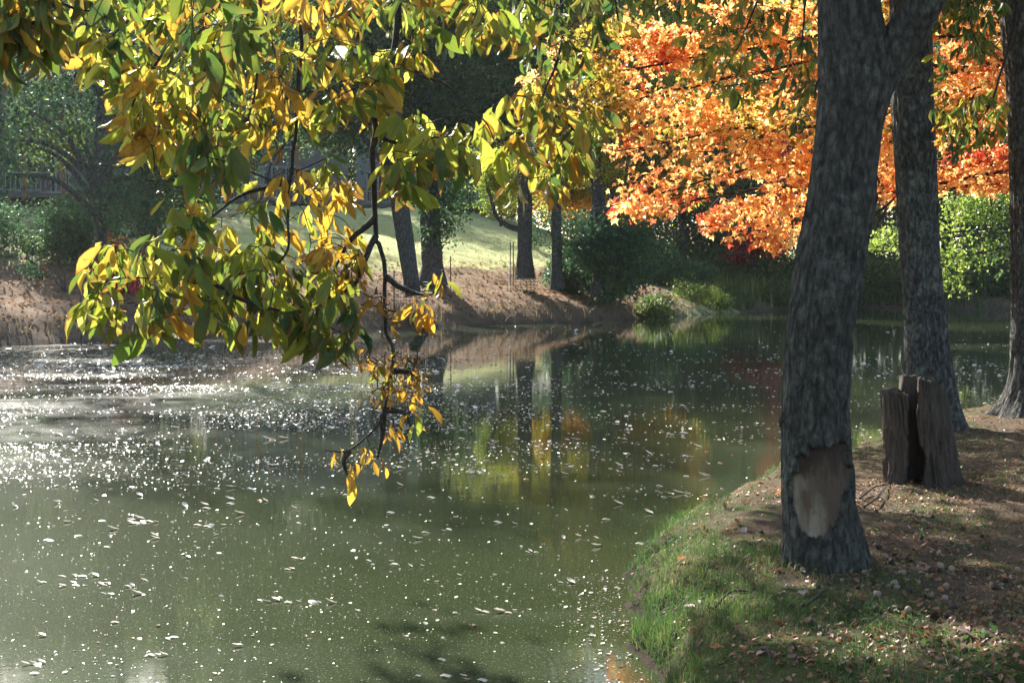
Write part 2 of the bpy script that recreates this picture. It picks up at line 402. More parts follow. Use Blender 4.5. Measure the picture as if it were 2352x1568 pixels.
mx = N(t, 'ShaderNodeMixShader'); side = math_(t, 'ADD', math_(t, 'MULTIPLY', math_(t, 'SUBTRACT', 2.0, sx.outputs[0]), .12, True), .12, True)
t.links.new(math_(t, 'ADD', math_(t, 'MULTIPLY', math_(t, 'MULTIPLY', ruf, band), side), .03, True), mx.inputs[0])
t.links.new(p.outputs[0], mx.inputs[1]); t.links.new(p2.outputs[0], mx.inputs[2]); t.links.new(mx.outputs[0], out.inputs[0])

def plain(name, col, rough=.7, n=8, var=.25, spec=.3, metal=0):
    m, t, out = newmat(name); f = noise(t, n, 4, objco(t))
    p = princ(t, out, mixc(t, f, tuple(c * (1 - var) for c in col), tuple(c * (1 + var) for c in col)), rough, spec)
    p.inputs['Metallic'].default_value = metal; return m
GRASS = leafmat('grass_blade', [(0, (.02, .055, .015)), (.5, (.05, .11, .025)), (.85, (.12, .16, .04)), (1, (.30, .25, .11))], .4, 1.8, rough=.5, clump=2.0)
STRAW = leafmat('dry_grass_blade', [(0, (.06, .07, .02)), (.4, (.17, .14, .06)), (1, (.38, .30, .17))], .3, 1.3, rough=.6, clump=1.2)
REED = leafmat('reed_blade', [(0, (.10, .13, .03)), (.5, (.22, .24, .06)), (1, (.40, .34, .14))], .4, 1.4, rough=.5)
LITTER = leafmat('fallen_leaf', [(0, (.10, .04, .02)), (.4, (.24, .12, .06)), (.8, (.42, .22, .10)), (1, (.52, .40, .28))], .2, 1.2, rough=.5, clump=3)
FLOATM = leafmat('floating_leaf', [(0, (.16, .08, .04)), (.22, (.40, .26, .14)), (.34, (.66, .60, .50)), (1, (.80, .78, .68))], .15, 1.2, rough=.3, spec=.9, clump=2)
ORANGEF = leafmat('fallen_maple_leaf', [(0, (.48, .12, .04)), (.6, (.6, .24, .08)), (1, (.62, .36, .22))], .25, 1.3, rough=.45)
PALEF = leafmat('fallen_pale_leaf', [(0, (.42, .28, .22)), (1, (.58, .44, .38))], .2, 1.2, rough=.5)
LITF = leafmat('far_fallen_leaf', [(0, (.14, .06, .03)), (.5, (.32, .16, .08)), (1, (.50, .30, .15))], .15, 1.2, rough=.9, spec=.05, clump=.6)
HUSK = plain('nut_husk', (.06, .035, .022), .6, 30, .5)
NUT = plain('pale_nut', (.30, .22, .15), .5, 30, .4)

# ------------------------------------------------------------------ terrain
near_px = [(1530, 1568), (1485, 1480), (1450, 1400), (1442, 1350), (1475, 1290), (1540, 1240), (1650, 1185), (1760, 1132), (1960, 1072), (2045, 1040), (2210, 985), (2352, 958)]
nearS = [tuple(ptz(a, b)[:2]) for a, b in near_px]
far_px = [(2352, 712), (2150, 711), (1960, 706), (1820, 712), (1660, 719), (1560, 727), (1480, 731), (1380, 739), (1200, 744), (1020, 750), (860, 757), (620, 770), (400, 781), (180, 787), (0, 796)]
farS = [tuple(ptz(a, b)[:2]) for a, b in far_px]
POND = ([(-40, 6), (-22, 1), (-9, 1.2), (-4, 1.6), (-1.4, 2.6), (-.2, 3.8), (.55, 5.0)] + nearS +
        [(10, 21), (16, 25), (28, 30), (42, 42), (40, 60)] + farS + [(-17, 31), (-26, 27), (-40, 20)])
POND = [(float(a), float(b)) for a, b in POND]
HX = [-80, -15, -4, 2.1, 6.6, 11, 30, 90]; HZ = [5.5, 5.4, 5.8, 3.9, 2.0, .75, .8, 2]
def terrain(x, y):
    x = np.asarray(x, float); y = np.asarray(y, float)
    Pn = np.stack([x, y, np.zeros_like(x)], -1).reshape(-1, 3)
    wob = (fbm(Pn * 1.3, 3, 5) * .12 + (fbm(Pn * 3.1, 3, 6) * .24) * (Pn[:, 1] < 20)).reshape(x.shape)
    d = poly_dist(x, y, POND); ins = in_poly(x, y, POND)
    s = np.where(ins, -d, d) + wob * np.clip(np.abs(y) / 12, .6, 3)
    k = sstep(22, 32, y - np.maximum(0, x - 12) * .3)
    zn = .36 * (1 - np.exp(-np.maximum(s, 0) / .20)) + .045 * np.minimum(np.maximum(s, 0), 6)
    H = np.interp(x, HX, HZ) + np.interp(y, [60, 85, 120, 300], [0, .6, 2.5, 8])
    zr = .55 * (1 - np.exp(-np.maximum(s, 0) / .5)) + .235 * np.maximum(s - .4, 0)
    zf = H - np.log1p(np.exp(np.clip((H - zr) * 2.2, -30, 30))) / 2.2
    zf = np.maximum(zf, .55 * (1 - np.exp(-np.maximum(s, 0) / .5)))
    z = zn * (1 - k) + zf * k
    z = np.where(s < 0, -np.minimum(.9, .4 * -s), z)
    rough = (fbm(Pn * .5, 3, 11).reshape(x.shape)) * .25 * k * sstep(1, 6, s) + (fbm(Pn * 3.2, 3, 21)).reshape(x.shape) * (.03 + .05 * k) * sstep(0, .5, s)
    return z + rough, s, k
def gz(x, y): return float(terrain(np.array([x]), np.array([y]))[0][0])
def seg(a, b, st): return np.arange(a, b, st)
xs = np.concatenate([[-320, -220, -150, -110, -80], seg(-60, -24, 3), seg(-24, -1, .45), seg(-1, 8, .075), seg(8, 32, .5), seg(32, 60, 3), [70, 90, 130, 200, 320]])
ys = np.concatenate([[-120, -60, -30], seg(-15, 2, 1.2), seg(2, 17, .075), seg(17, 32, .4), seg(32, 76, .32), seg(76, 110, 2), [120, 140, 180, 250, 380, 600]])
GX, GY = np.meshgrid(xs, ys); gzv, gs, gk = terrain(GX, GY)
V = np.stack([GX, GY, gzv], -1).reshape(-1, 3); nx, ny = len(xs), len(ys)
i = np.arange(ny - 1)[:, None] * nx + np.arange(nx - 1)[None]
Fg = np.stack([i, i + 1, i + nx + 1, i + nx], -1).reshape(-1, 4)
S_, K_ = gs.ravel(), gk.ravel()
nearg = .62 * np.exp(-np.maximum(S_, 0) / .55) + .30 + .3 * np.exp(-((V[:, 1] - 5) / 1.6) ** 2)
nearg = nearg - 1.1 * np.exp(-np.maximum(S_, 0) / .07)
nearg = nearg - .25 * np.exp(-(((V[:, 0] - 3.2) / 1.6) ** 2 + ((V[:, 1] - 8) / 2.2) ** 2))
farg = sstep(5.5, 9, S_) * 1.25 * np.interp(V[:, 0], [-14, -8, 4], [.4, 1, 1]) + .6 * sstep(6.5, 8.5, V[:, 0]) * sstep(13, 11, V[:, 0]) - .6 * sstep(11, 14, V[:, 0])
flit = np.exp(-((S_ - 4.5) / 3.5) ** 2) * .75 * np.interp(V[:, 0], [-20, 6, 9], [1, 1, .25])
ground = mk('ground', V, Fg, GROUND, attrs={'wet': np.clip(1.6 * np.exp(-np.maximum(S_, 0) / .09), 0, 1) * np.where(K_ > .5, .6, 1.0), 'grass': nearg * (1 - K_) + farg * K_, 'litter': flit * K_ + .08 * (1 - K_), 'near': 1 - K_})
tag(ground, 'grassy earth bank sloping down to the pond', 'ground', kind='structure')
wx = np.array([-90., 90.]); water = mk('water', [[-90, -14, 0], [90, -14, 0], [90, 100, 0], [-90, 100, 0]], np.array([[0, 1, 2, 3]]), WATER, smooth=False)
tag(water, 'calm green pond water with rippled reflections', 'water', kind='structure')

# ------------------------------------------------------------------ tree trunks in detail
def bark_trunk(name, px_profile, Y, mat, parent, sides=96, rows=220, amp=.012, base_z=None, seed=0, flare=None, flare_k=1.0, zr=1.0, lump=.02):
    """px_profile: (y, left, right) rows in photo pixels; Y distance. Real round trunk of that outline."""
    pr = np.array(px_profile, float)
    yy = np.linspace(pr[0, 0], pr[-1, 0], rows)
    L = np.interp(yy, pr[:, 0], pr[:, 1]); Rr = np.interp(yy, pr[:, 0], pr[:, 2])
    ker = np.hanning(13); ker /= ker.sum()
    sm = lambda a: np.convolve(np.pad(a, 6, mode='edge'), ker, 'valid')
    L, Rr = sm(L), sm(Rr)
    C = np.array([pt((a + b) / 2, q, Y) for a, b, q in zip(L, Rr, yy)])
    rad = (Rr - L) / 2 / F * Y
    a = np.linspace(0, 2 * np.pi, sides, endpoint=False)
    z = C[:, 2]
    ca, sa = np.cos(a), np.sin(a)
    th = np.stack([np.repeat(ca[None], rows, 0) * 7, np.repeat(sa[None], rows, 0) * 7, np.repeat(z[:, None] * 2.2, sides, 1)], -1).reshape(-1, 3)
    n1 = 1 - np.abs(fbm(th * [1, 1, .8] + seed * 7, 4, seed)) * 2.2
    n2 = fbm(th * .22 + seed, 2, seed + 9)
    n3 = fbm(th * [3, 3, 3.5], 3, seed + 3)
    disp = (amp * n1 + lump * n2 + amp * .45 * n3).reshape(rows, sides)
    rr = rad[:, None] * (1 + 0 * ca[None]) + disp
    if base_z is not None:
        tz = np.clip((base_z + .42 - z) / .42, 0, 1.3)[:, None] ** 2
        rr = rr * (1 + tz * flare_k * (.10 + .16 * np.cos(5 * a + seed * 2)[None] + .08 * np.cos(9 * a + 1)[None]))
    X = C[:, 0][:, None] + rr * ca[None]; Yv = C[:, 1][:, None] + rr * sa[None] * zr; Z = np.repeat(z[:, None], sides, 1)
    if flare is not None:
        X, Yv, Z = flare(X, Yv, Z, a, C, rad)
    V = np.stack([X, Yv, Z], -1)
    i = np.arange(rows - 1)[:, None] * sides; j = np.arange(sides)[None]; k = (j + 1) % sides
    Fq = np.stack([i + j, i + k, i + sides + k, i + sides + j], -1)
    return V, Fq, C, rad, a, yy
# tree 1: the beaver-gnawed hickory
Y1 = 7.0
T1 = [(-420, 1885, 1990), (-200, 1888, 2000), (0, 1886, 2012), (100, 1886, 2030), (200, 1885, 2045), (300, 1881, 2018), (400, 1868, 2006), (470, 1858, 2004), (560, 1838, 1986), (650, 1825, 1974), (750, 1812, 1956), (850, 1805, 1948), (950, 1800, 1945), (1050, 1798, 1950), (1150, 1798, 1960), (1200, 1799, 1970), (1240, 1800, 1980), (1300, 1800, 1990), (1340, 1800, 1996)]
base1 = pt(1893, 1290, Y1)
tree1 = empty('hickory_tree', (base1[0], base1[1], gz(base1[0], base1[1])), 'large grey hickory trunk with a pale gnawed patch at its foot', 'tree')
V, Fq, C1, r1, ang, yy1 = bark_trunk('trunk', T1, Y1, BARK, tree1, 230, 430, 0.013, seed=1, lump=.014, base_z=tree1.location.z, flare_k=.45)
# gnawed patch
PX = pix(V.reshape(-1, 3)).reshape(*V.shape)
front = V[:, :, 1] < C1[:, 1][:, None]
wobx = fbm(V.reshape(-1, 3) * 9, 3, 31).reshape(V.shape[:2])
scar_poly = [(1812, 1085), (1822, 1075), (1850, 1040), (1856, 1022), (1900, 1028), (1944, 1020), (1946, 1060), (1960, 1078), (1956, 1110), (1946, 1150), (1930, 1196), (1904, 1232), (1880, 1245), (1855, 1236), (1835, 1215), (1818, 1190), (1810, 1150)]
inner_poly = [(1835, 1010), (1950, 1005), (1956, 1082), (1925, 1075), (1890, 1074), (1862, 1085), (1840, 1082), (1830, 1060)]
wobx = wobx + .8 * fbm(V.reshape(-1, 3) * [45, 45, 14], 3, 32).reshape(V.shape[:2])
qx, qy = PX[..., 0] + wobx * 9, PX[..., 1] + wobx * 16
scar = in_poly(qx, qy, scar_poly) & front; innr = in_poly(qx, qy, inner_poly) & front & scar
cen = C1[:, None, :]
d = V - cen; d[..., 2] = 0; dn = d / np.linalg.norm(d, axis=-1, keepdims=True)
n_s = fbm(V.reshape(-1, 3) * [14, 14, 4], 4, 77).reshape(V.shape[:2])
dpx = poly_dist(PX[..., 0] + wobx * 9, PX[..., 1] + wobx * 12, scar_poly)
dep = np.clip(dpx / 14, 0, 1)
rsc = r1[:, None] - .006 - .014 * dep + .009 * n_s * dep 
Vs = cen + dn * rsc[..., None]; Vs[..., 2] = V[..., 2]
lip = 1.1 * np.exp(-(dpx / 9) ** 2) * front * (~scar)
V = V + dn * (.009 * lip)[..., None]
V = np.where(scar[..., None], Vs, V)
fm = (scar[:-1] & scar[1:]); sc_f = fm & np.roll(fm, -1, 1)
gx, gy = PX[..., 0], PX[..., 1]
inner = np.clip(sstep(1098, 1052, gy + wobx * 40 + n_s * 25), 0, 1)
brown = np.clip(sstep(1842, 1900, gx + n_s * 45 + (1175 - gy) * .45) * 1.0 + .5 * np.exp(-(dpx / 5) ** 2) + .35 * (n_s > .25), 0, 1)
Vf = V.reshape(-1, 3); sides = 230
Fall = Fq
def compact(V_, F_, *at):
    u, inv = np.unique(F_, return_inverse=True); return V_[u], inv.reshape(F_.shape), [x.ravel()[u] for x in at]
a_, b_, _x = compact(Vf, Fall[~sc_f]); mk('trunk', a_, b_, BARK, tree1)
a_, b_, at_ = compact(Vf, Fall[sc_f], inner, brown); mk('gnawed_wood', a_, b_, WOOD, tree1, attrs={'inner': at_[0], 'aged': at_[1]})
# fork limb
fk = np.array([pt(x, y, Y) for x, y, Y in [(1965, 330, 7.0), (1990, 230, 7.0), (2035, 150, 6.97), (2085, 70, 6.92), (2125, 0, 6.86), (2170, -90, 6.75), (2230, -230, 6.6), (2300, -420, 6.3)]])
fk = resample(fk, 60)
tb = Tubes(); tb.add(fk, np.interp(np.linspace(0, 1, 60), [0, .12, .3, .5, 1], [.06, .105, .112, .105, .08]) , 40)
Vt = np.vstack(tb.V); fk_n = fbm(Vt * [22, 22, 9], 4, 55); Vt = Vt + norm(Vt - np.repeat(fk, 40, 0)) * (fk_n * .010)[:, None]
mk('limb', Vt, np.vstack(tb.Fc), BARK, tree1)
# loose bark splinters at its left edge
tb = Tubes()
for px, py, l in [(1882, 180, 40), (1872, 420, 46), (1858, 470, 40), (1800, 940, 46), (1802, 960, 20), (1832, 590, 22), (2006, 430, 40), (2010, 400, 30)]:
    a = pt(px, py, Y1 - .02); s_ = -1 if px < 1950 else 1
    b_ = pt(px + s_ * 10, py + l * .6, Y1 - .05); c_ = pt(px + s_ * 6, py + l, Y1 - .03)
    tb = Tubes(); tb.add(resample([a, b_, c_], 5), [.006, .008, .007, .004, .001], 5); tb.build('loose_bark', BARK, tree1)
# tree 2
Y2 = 13.2
T2 = [(-700, 2040, 2120), (-300, 2046, 2128), (0, 2050, 2134), (200, 2052, 2140), (400, 2062, 2148), (600, 2070, 2155), (700, 2078, 2166), (800, 2080, 2178), (900, 2082, 2194), (970, 2082, 2209), (1010, 2080, 2216)]
b2 = pt(2148, 975, Y2)
tree2 = empty('hickory_tree', (b2[0], b2[1], gz(b2[0], b2[1])), 'straight grey tree rising behind the hollow stump', 'tree')
V, Fq, C2, r2, _, _ = bark_trunk('trunk', T2, Y2, BARK2, tree2, 96, 260, .016, seed=2, lump=.02, base_z=tree2.location.z)
mk('trunk', V.reshape(-1, 3), Fq.reshape(-1, 4), BARK2, tree2)
# tree 3
Y3 = 14.2
T3 = [(-700, 2290, 2380), (0, 2302, 2395), (100, 2308, 2400), (200, 2319, 2405), (400, 2324, 2410), (700, 2330, 2420), (850, 2326, 2422), (900, 2316, 2428), (940, 2300, 2440), (975, 2284, 2455), (1000, 2275, 2465)]
b3 = pt(2365, 955, Y3)
tree3 = empty('hickory_tree', (b3[0], b3[1], gz(b3[0], b3[1])), 'grey tree cut by the right edge with flaring foot', 'tree')
V, Fq, C3, r3, _, _ = bark_trunk('trunk', T3, Y3, BARK2, tree3, 80, 240, .018, seed=3, lump=.025, base_z=tree3.location.z)
mk('trunk', V.reshape(-1, 3), Fq.reshape(-1, 4), BARK2, tree3)

# ------------------------------------------------------------------ hollow stump
sb = ptz(2125, 1110, .42); sz = gz(sb[0], sb[1]); YS = sb[1]
k_ = YS / F
stump = empty('tree_stump', (sb[0], sb[1], sz), 'rotten hollow stump split open at the front', 'stump')
na, nh = 300, 110
A = np.linspace(0, 2 * np.pi, na, endpoint=False)     # angle, -pi/2 faces the camera
ca, sa = np.cos(A), np.sin(A)
Hh = 232 * k_
px_of = 2125 + ca * 85
top = np.where(px_of > 2112, 242 * k_, 212 * k_) 
top = np.where((px_of > 2172), (242 - (px_of - 2172) * 1.2) * k_, top) + .022 * fbm(np.stack([ca * 4, sa * 4, ca * 0], 1), 4, 91) + .022 * fbm(np.stack([ca * 22, sa * 22, ca * 0], 1), 2, 92)
VO, VI = [], []
mask = np.zeros((nh, na), bool)
for h in range(nh):
    u = h / (nh - 1)
    zz = sz - .08 + (top + .08) * u
    py = u * 232
    RR = np.interp(u, [0, .12, .4, 1], [98, 84, 76, 64]) * k_ * (1 + .10 * np.maximum(0, .25 - u) * 4 * np.cos(5 * A + 1))
    sx = np.interp(u, [0, 1], [2127, 2100]); cxw = (sx - 1176) * k_ 
    p3 = np.stack([ca * 3.5, sa * 3.5, zz * 2.2], 1)
    dd = (1 - 2.4 * np.abs(fbm(p3 * [2.6, 2.6, .9], 5, 44))) * .028 + fbm(p3 * .7, 2, 45) * .035 + .012 * fbm(p3 * 5, 3, 46) - .010 * (np.abs(fbm(p3 * [3.4, 3.4, .35], 2, 93)) < .04) - .007 * (np.abs(fbm(p3 * [7, 7, .8], 2, 94)) < .06)
    ro = RR + dd; ri = RR * .72 + fbm(p3 * 1.5, 3, 48) * .02
    ri = np.minimum(ri, ro - .025)
    VO.append(np.stack([cxw + ro * ca, YS + ro * sa, zz], 1)); VI.append(np.stack([cxw + ri * ca, YS + ri * sa, zz], 1))
    lx = np.interp(u, [0, .2, .35, .6, .8, 1], [2082, 2079, 2088, 2086, 2084, 2086]); rx = np.interp(u, [0, .15, .35, .5, .7, 1], [2100, 2125, 2137, 2122, 2110, 2113])
    ppx = 1176 + (cxw + ro * ca) / (YS + ro * sa) * F + fbm(p3 * 6, 2, 49) * 5
    mask[h] = (ppx > lx) & (ppx < rx) & (sa < -.2)
VO = np.array(VO).reshape(-1, 3); VI = np.array(VI).reshape(-1, 3); nO = len(VO)
i = np.arange(nh - 1)[:, None] * na; j = np.arange(na)[None]; k = (j + 1) % na
fo = np.stack([i + j, i + k, i + na + k, i + na + j], -1)
keep = ~mask[:-1]
FO = fo[keep]; FI = fo[keep][:, ::-1] + nO
br = []
for h in range(nh - 1):
    for q in range(na):
        if keep[h, q]:
            if not keep[h, (q + 1) % na]: b_ = h * na + (q + 1) % na; br.append([b_, b_ + nO, b_ + na + nO, b_ + na])
            if not keep[h, (q - 1) % na]: b_ = h * na + q; br.append([b_, b_ + na, b_ + na + nO, b_ + nO])
for q in range(na):
    if keep[-1, q]:
        b_ = (nh - 1) * na + q; c_ = (nh - 1) * na + (q + 1) % na; br.append([b_, c_, c_ + nO, b_ + nO])
mk('trunk_shell', np.vstack([VO, VI]), np.vstack([FO, FI, np.array(br)]), STUMP, stump)

# ------------------------------------------------------------------ foreground sprays
TPL = [leaf_template(c, f_, b_, wv) for c, f_, b_, wv in [(.15, .3, 0, .01), (.35, .2, .08, .02), (-.12, .45, -.06, .02), (.5, .35, .05, .03), (.25, .6, -.1, .02), (.05, .15, .1, .015), (.8, .5, .16, .05), (-.4, .3, -.14, .04), (.55, .9, -.04, .05)]]
TPL = [(v * np.array([1, .66 + .13 * (q % 3), 1]), f_, u) for q, (v, f_, u) in enumerate(TPL)]
TDRY = [leaf_template(c, .9, b_, .05, r_) for c, b_, r_ in [(.9, .1, 1.6), (1.3, -.2, 2.2), (.6, .25, 1.2), (1.6, .1, 1.8), (-.8, -.1, 2.0)]]
MATS = [GREEN, LIME, GOLD, DRY]
def chain(pts, n=None):
    P = np.array([pt(*p) for p in pts]); return resample(P, n or len(pts) * 5)
def spray(name, label, spines, regions, parent, r0=.0065, seed=0, petiole=.06):
    rg = np.random.default_rng(seed)
    tb = Tubes(); nodes = []; nrad = []
    for sp_ in spines:
        C = chain(sp_); n = len(C)
        wig = np.stack([fbm(C * 9 + seed, 2, q) for q in range(3)], 1) * .012; C = C + wig
        rr = np.linspace(r0, r0 * .22, n); tb.add(C, rr, 8); nodes += list(C); nrad += list(rr)
    pos, frm, siz, mat = [], [], [], []
    dpos, dfrm, dsiz = [], [], []
    cl = []
    for rgn in regions:
        poly = np.array(rgn['poly'], float); n = max(1, round(rgn['n'] * rgn.get('k', .82))); got = 0
        lo, hi = poly.min(0), poly.max(0)
        while got < n:
            x, y = rg.uniform(lo[0], hi[0]), rg.uniform(lo[1], hi[1])
            if not in_poly(np.array([x]), np.array([y]), rgn['poly'])[0]: continue
            c = pt(x, y, rg.uniform(*rgn['Y'])); cl.append((c, rgn)); got += 1
    # connect every cluster to the nearest wood already there
    NA = np.array(nodes); base = NA.copy()
    order = np.argsort([np.min(np.linalg.norm(base - c, axis=1)) for c, _ in cl])
    for q in order:
        c, rgn = cl[q]
        top_ = c + np.array([0, 0, rgn.get('L', (.1, .1))[1] * .45])
        dd = np.linalg.norm(NA - top_, axis=1) + np.where(NA[:, 2] < top_[2] - .05, .15, 0)
        a = NA[np.argmin(dd)]
        dist = np.linalg.norm(top_ - a)
        ns = max(3, int(dist / .05)); ns = min(ns, 12)
        mid = (a + top_) / 2 + rg.normal(0, .12 * dist, 3) + np.array([0, 0, .12 * dist])
        C = resample([a, mid, top_], ns + 1)
        r_a = np.clip(dist * .010, .0016, .005); tb.add(C, np.linspace(r_a, .0012, len(C)), 5)
        NA = np.vstack([NA, C[1:]])
        Lr = rgn['L']; pr = np.cumsum(rgn['mix']); nl = rg.integers(*rgn.get('leaves', (4, 8)))
        out_d = norm(np.array([top_[0] - a[0], top_[1] - a[1], 0.]) + 1e-6) if dist > .02 else np.zeros(3)
        ph = rg.uniform(0, 6.28); colr = rg.random()
        pet = top_
        for l in range(nl):
            az = ph + l * 6.283 / nl + rg.normal(0, .35)
            dr = rgn.get('droop', .9) * .95
            D = np.array([math.cos(az), math.sin(az), 0]) * rg.uniform(.25, .95) + np.array([0, 0, -dr * rg.uniform(.6, 1.4)]) + out_d * .35 + np.array(rgn.get('dir', (0, 0, 0)))
            Lf = rg.uniform(*Lr) * rg.uniform(.48, 1.1)
            cr = colr if rg.random() < .7 else rg.random()
            mt = int(np.searchsorted(pr, cr * pr[-1])); mt = min(mt, 3)
            o_ = pet + rg.normal(0, .010, 3) + D / np.linalg.norm(D) * rg.uniform(.005, .03)
            if mt == 3: dpos.append(o_); dfrm.append((D, rg.uniform(-3.14, 3.14))); dsiz.append(Lf * .8)
            else: pos.append(o_); frm.append((D, rg.normal(0, 1.2))); siz.append(Lf); mat.append(mt)
    br_ = tb.build(name, TWIG, parent)
    if label: br_['label'] = label
    P_ = np.array(pos); V, Fq, M, U = scatter(TPL, P_, basis(np.array([f_[0] for f_ in frm]), np.array([f_[1] for f_ in frm])), np.array(siz), np.array(mat))
    if dpos:
        V2, F2, M2, U2 = scatter(TDRY, np.array(dpos), basis(np.array([f_[0] for f_ in dfrm]), np.array([f_[1] for f_ in dfrm])), np.array(dsiz), np.full(len(dpos), 3))
        Fq = np.vstack([Fq, F2 + len(V)]); V = np.vstack([V, V2]); M = np.concatenate([M, M2]); U = np.vstack([U, U2])
    mk('leaves', V, Fq, MATS, br_, midx=M, uv=U)
    return br_
# leader limbs above the frame carrying the hanging branches
root = pt(1930, -330, Y1)
lim = [root, np.array([.9, 6.2, 4.6]), np.array([.2, 5.2, 4.3]), np.array([-.6, 4.5, 3.9]), np.array([-1.5, 3.9, 3.55]), np.array([-2.3, 3.6, 3.4])]
tb = Tubes(); L1 = resample(lim, 40); tb.add(L1, np.linspace(.07, .02, 40), 12)
L2 = resample([L1[14], np.array([.9, 4.6, 4.0]), np.array([1.1, 3.9, 3.6]), np.array([1.0, 3.4, 3.2])], 20); tb.add(L2, np.linspace(.03, .012, 20), 10)
tb.build('limb', BARK, tree1)
G_ = (.86, .09, .04, .01); GY = (.62, .22, .12, .04); YL = (.14, .50, .30, .06); OR = (.20, .16, .44, .20)
spray('branch', 'leafy branch hanging in the top left corner', [[(60, -420, 3.6), (55, -120, 3.3), (60, 20, 3.1), (80, 120, 3.0)], [(60, -60, 3.2), (160, 10, 3.1), (240, 40, 3.0)]],
      [dict(poly=[(0, -40), (150, -40), (140, 60), (120, 130), (90, 170), (0, 150)], n=40, Y=(2.8, 3.3), L=(.10, .135), mix=(.8, .15, .04, .01), droop=1.5),
       dict(poly=[(-40, -60), (330, -60), (330, 40), (200, 60), (-40, 40)], n=40, Y=(2.9, 3.6), L=(.08, .12), mix=G_, droop=1.0)], tree1, seed=11)
spray('branch', 'sunlit yellow-green branch reaching left', [[(480, -420, 4.2), (430, -100, 4.0), (400, 60, 3.8), (350, 160, 3.7), (310, 240, 3.6), (340, 330, 3.6), (350, 390, 3.6)], [(430, -100, 4.0), (300, 40, 3.9), (220, 130, 3.8)]],
      [dict(poly=[(150, -40), (520, -60), (520, 140), (460, 220), (330, 130), (200, 150), (160, 90)], n=60, Y=(3.4, 4.4), L=(.085, .125), mix=GY, droop=.9),
       dict(poly=[(190, 140), (330, 120), (420, 220), (430, 330), (390, 400), (340, 400), (310, 300), (270, 200), (200, 190)], n=62, Y=(3.5, 4.1), L=(.09, .12), mix=YL, droop=.8, dir=(-.35, 0, 0)),
       dict(poly=[(420, 10), (560, 10), (560, 200), (450, 200)], n=12, Y=(3.0, 3.3), L=(.11, .14), mix=(.85, .1, .05, 0), droop=1.4)], tree1, seed=12)
spray('branch', 'golden-leaved branch in the middle of the canopy', [[(640, -420, 4.0), (610, -100, 3.8), (595, 60, 3.7), (589, 180, 3.65), (560, 290, 3.6), (520, 370, 3.6)], [(740, -300, 4.1), (700, -50, 3.9), (690, 120, 3.8), (682, 270, 3.7), (668, 420, 3.6), (657, 500, 3.55), (655, 580, 3.5), (600, 630, 3.5), (500, 655, 3.45), (380, 640, 3.4), (290, 640, 3.35)], [(500, 655, 3.45), (580, 700, 3.4), (690, 720, 3.4), (760, 750, 3.4)], [(668, 420, 3.6), (560, 450, 3.6), (480, 500, 3.6), (440, 530, 3.6)]],
      [dict(poly=[(520, -60), (860, -60), (860, 100), (700, 130), (520, 120)], n=44, Y=(3.4, 4.3), L=(.08, .115), mix=OR, droop=.9),
       dict(poly=[(560, 100), (760, 110), (880, 180), (860, 330), (760, 330), (640, 400), (560, 330)], n=42, Y=(3.4, 4.0), L=(.085, .12), mix=OR, droop=.9),
       dict(poly=[(400, 200), (560, 160), (600, 300), (520, 400), (420, 400), (400, 300)], n=36, Y=(3.5, 4.2), L=(.08, .115), mix=GY),
       dict(poly=[(430, 340), (510, 340), (530, 420), (470, 430)], n=5, Y=(3.1, 3.3), L=(.12, .14), mix=(1, 0, 0, 0), droop=1.3),
       dict(poly=[(600, 400), (740, 380), (830, 470), (820, 620), (700, 640), (600, 560)], n=36, Y=(3.4, 4.1), L=(.06, .095), mix=(.15, .3, .4, .15)),
       dict(poly=[(370, 480), (600, 500), (640, 620), (560, 690), (360, 640)], n=26, Y=(3.3, 3.9), L=(.075, .115), mix=(.5, .3, .15, .05)),
       dict(poly=[(190, 600), (330, 600), (400, 650), (370, 780), (280, 800), (190, 730)], n=28, Y=(3.2, 3.6), L=(.085, .125), mix=(.45, .4, .13, .02), droop=.8),
       dict(poly=[(340, 590), (560, 600), (720, 620), (800, 730), (800, 800), (700, 790), (620, 780), (520, 770), (440, 740), (370, 690)], n=64, Y=(3.2, 3.8), L=(.085, .125), mix=(.55, .34, .1, .01), droop=1.1)], tree1, seed=13)
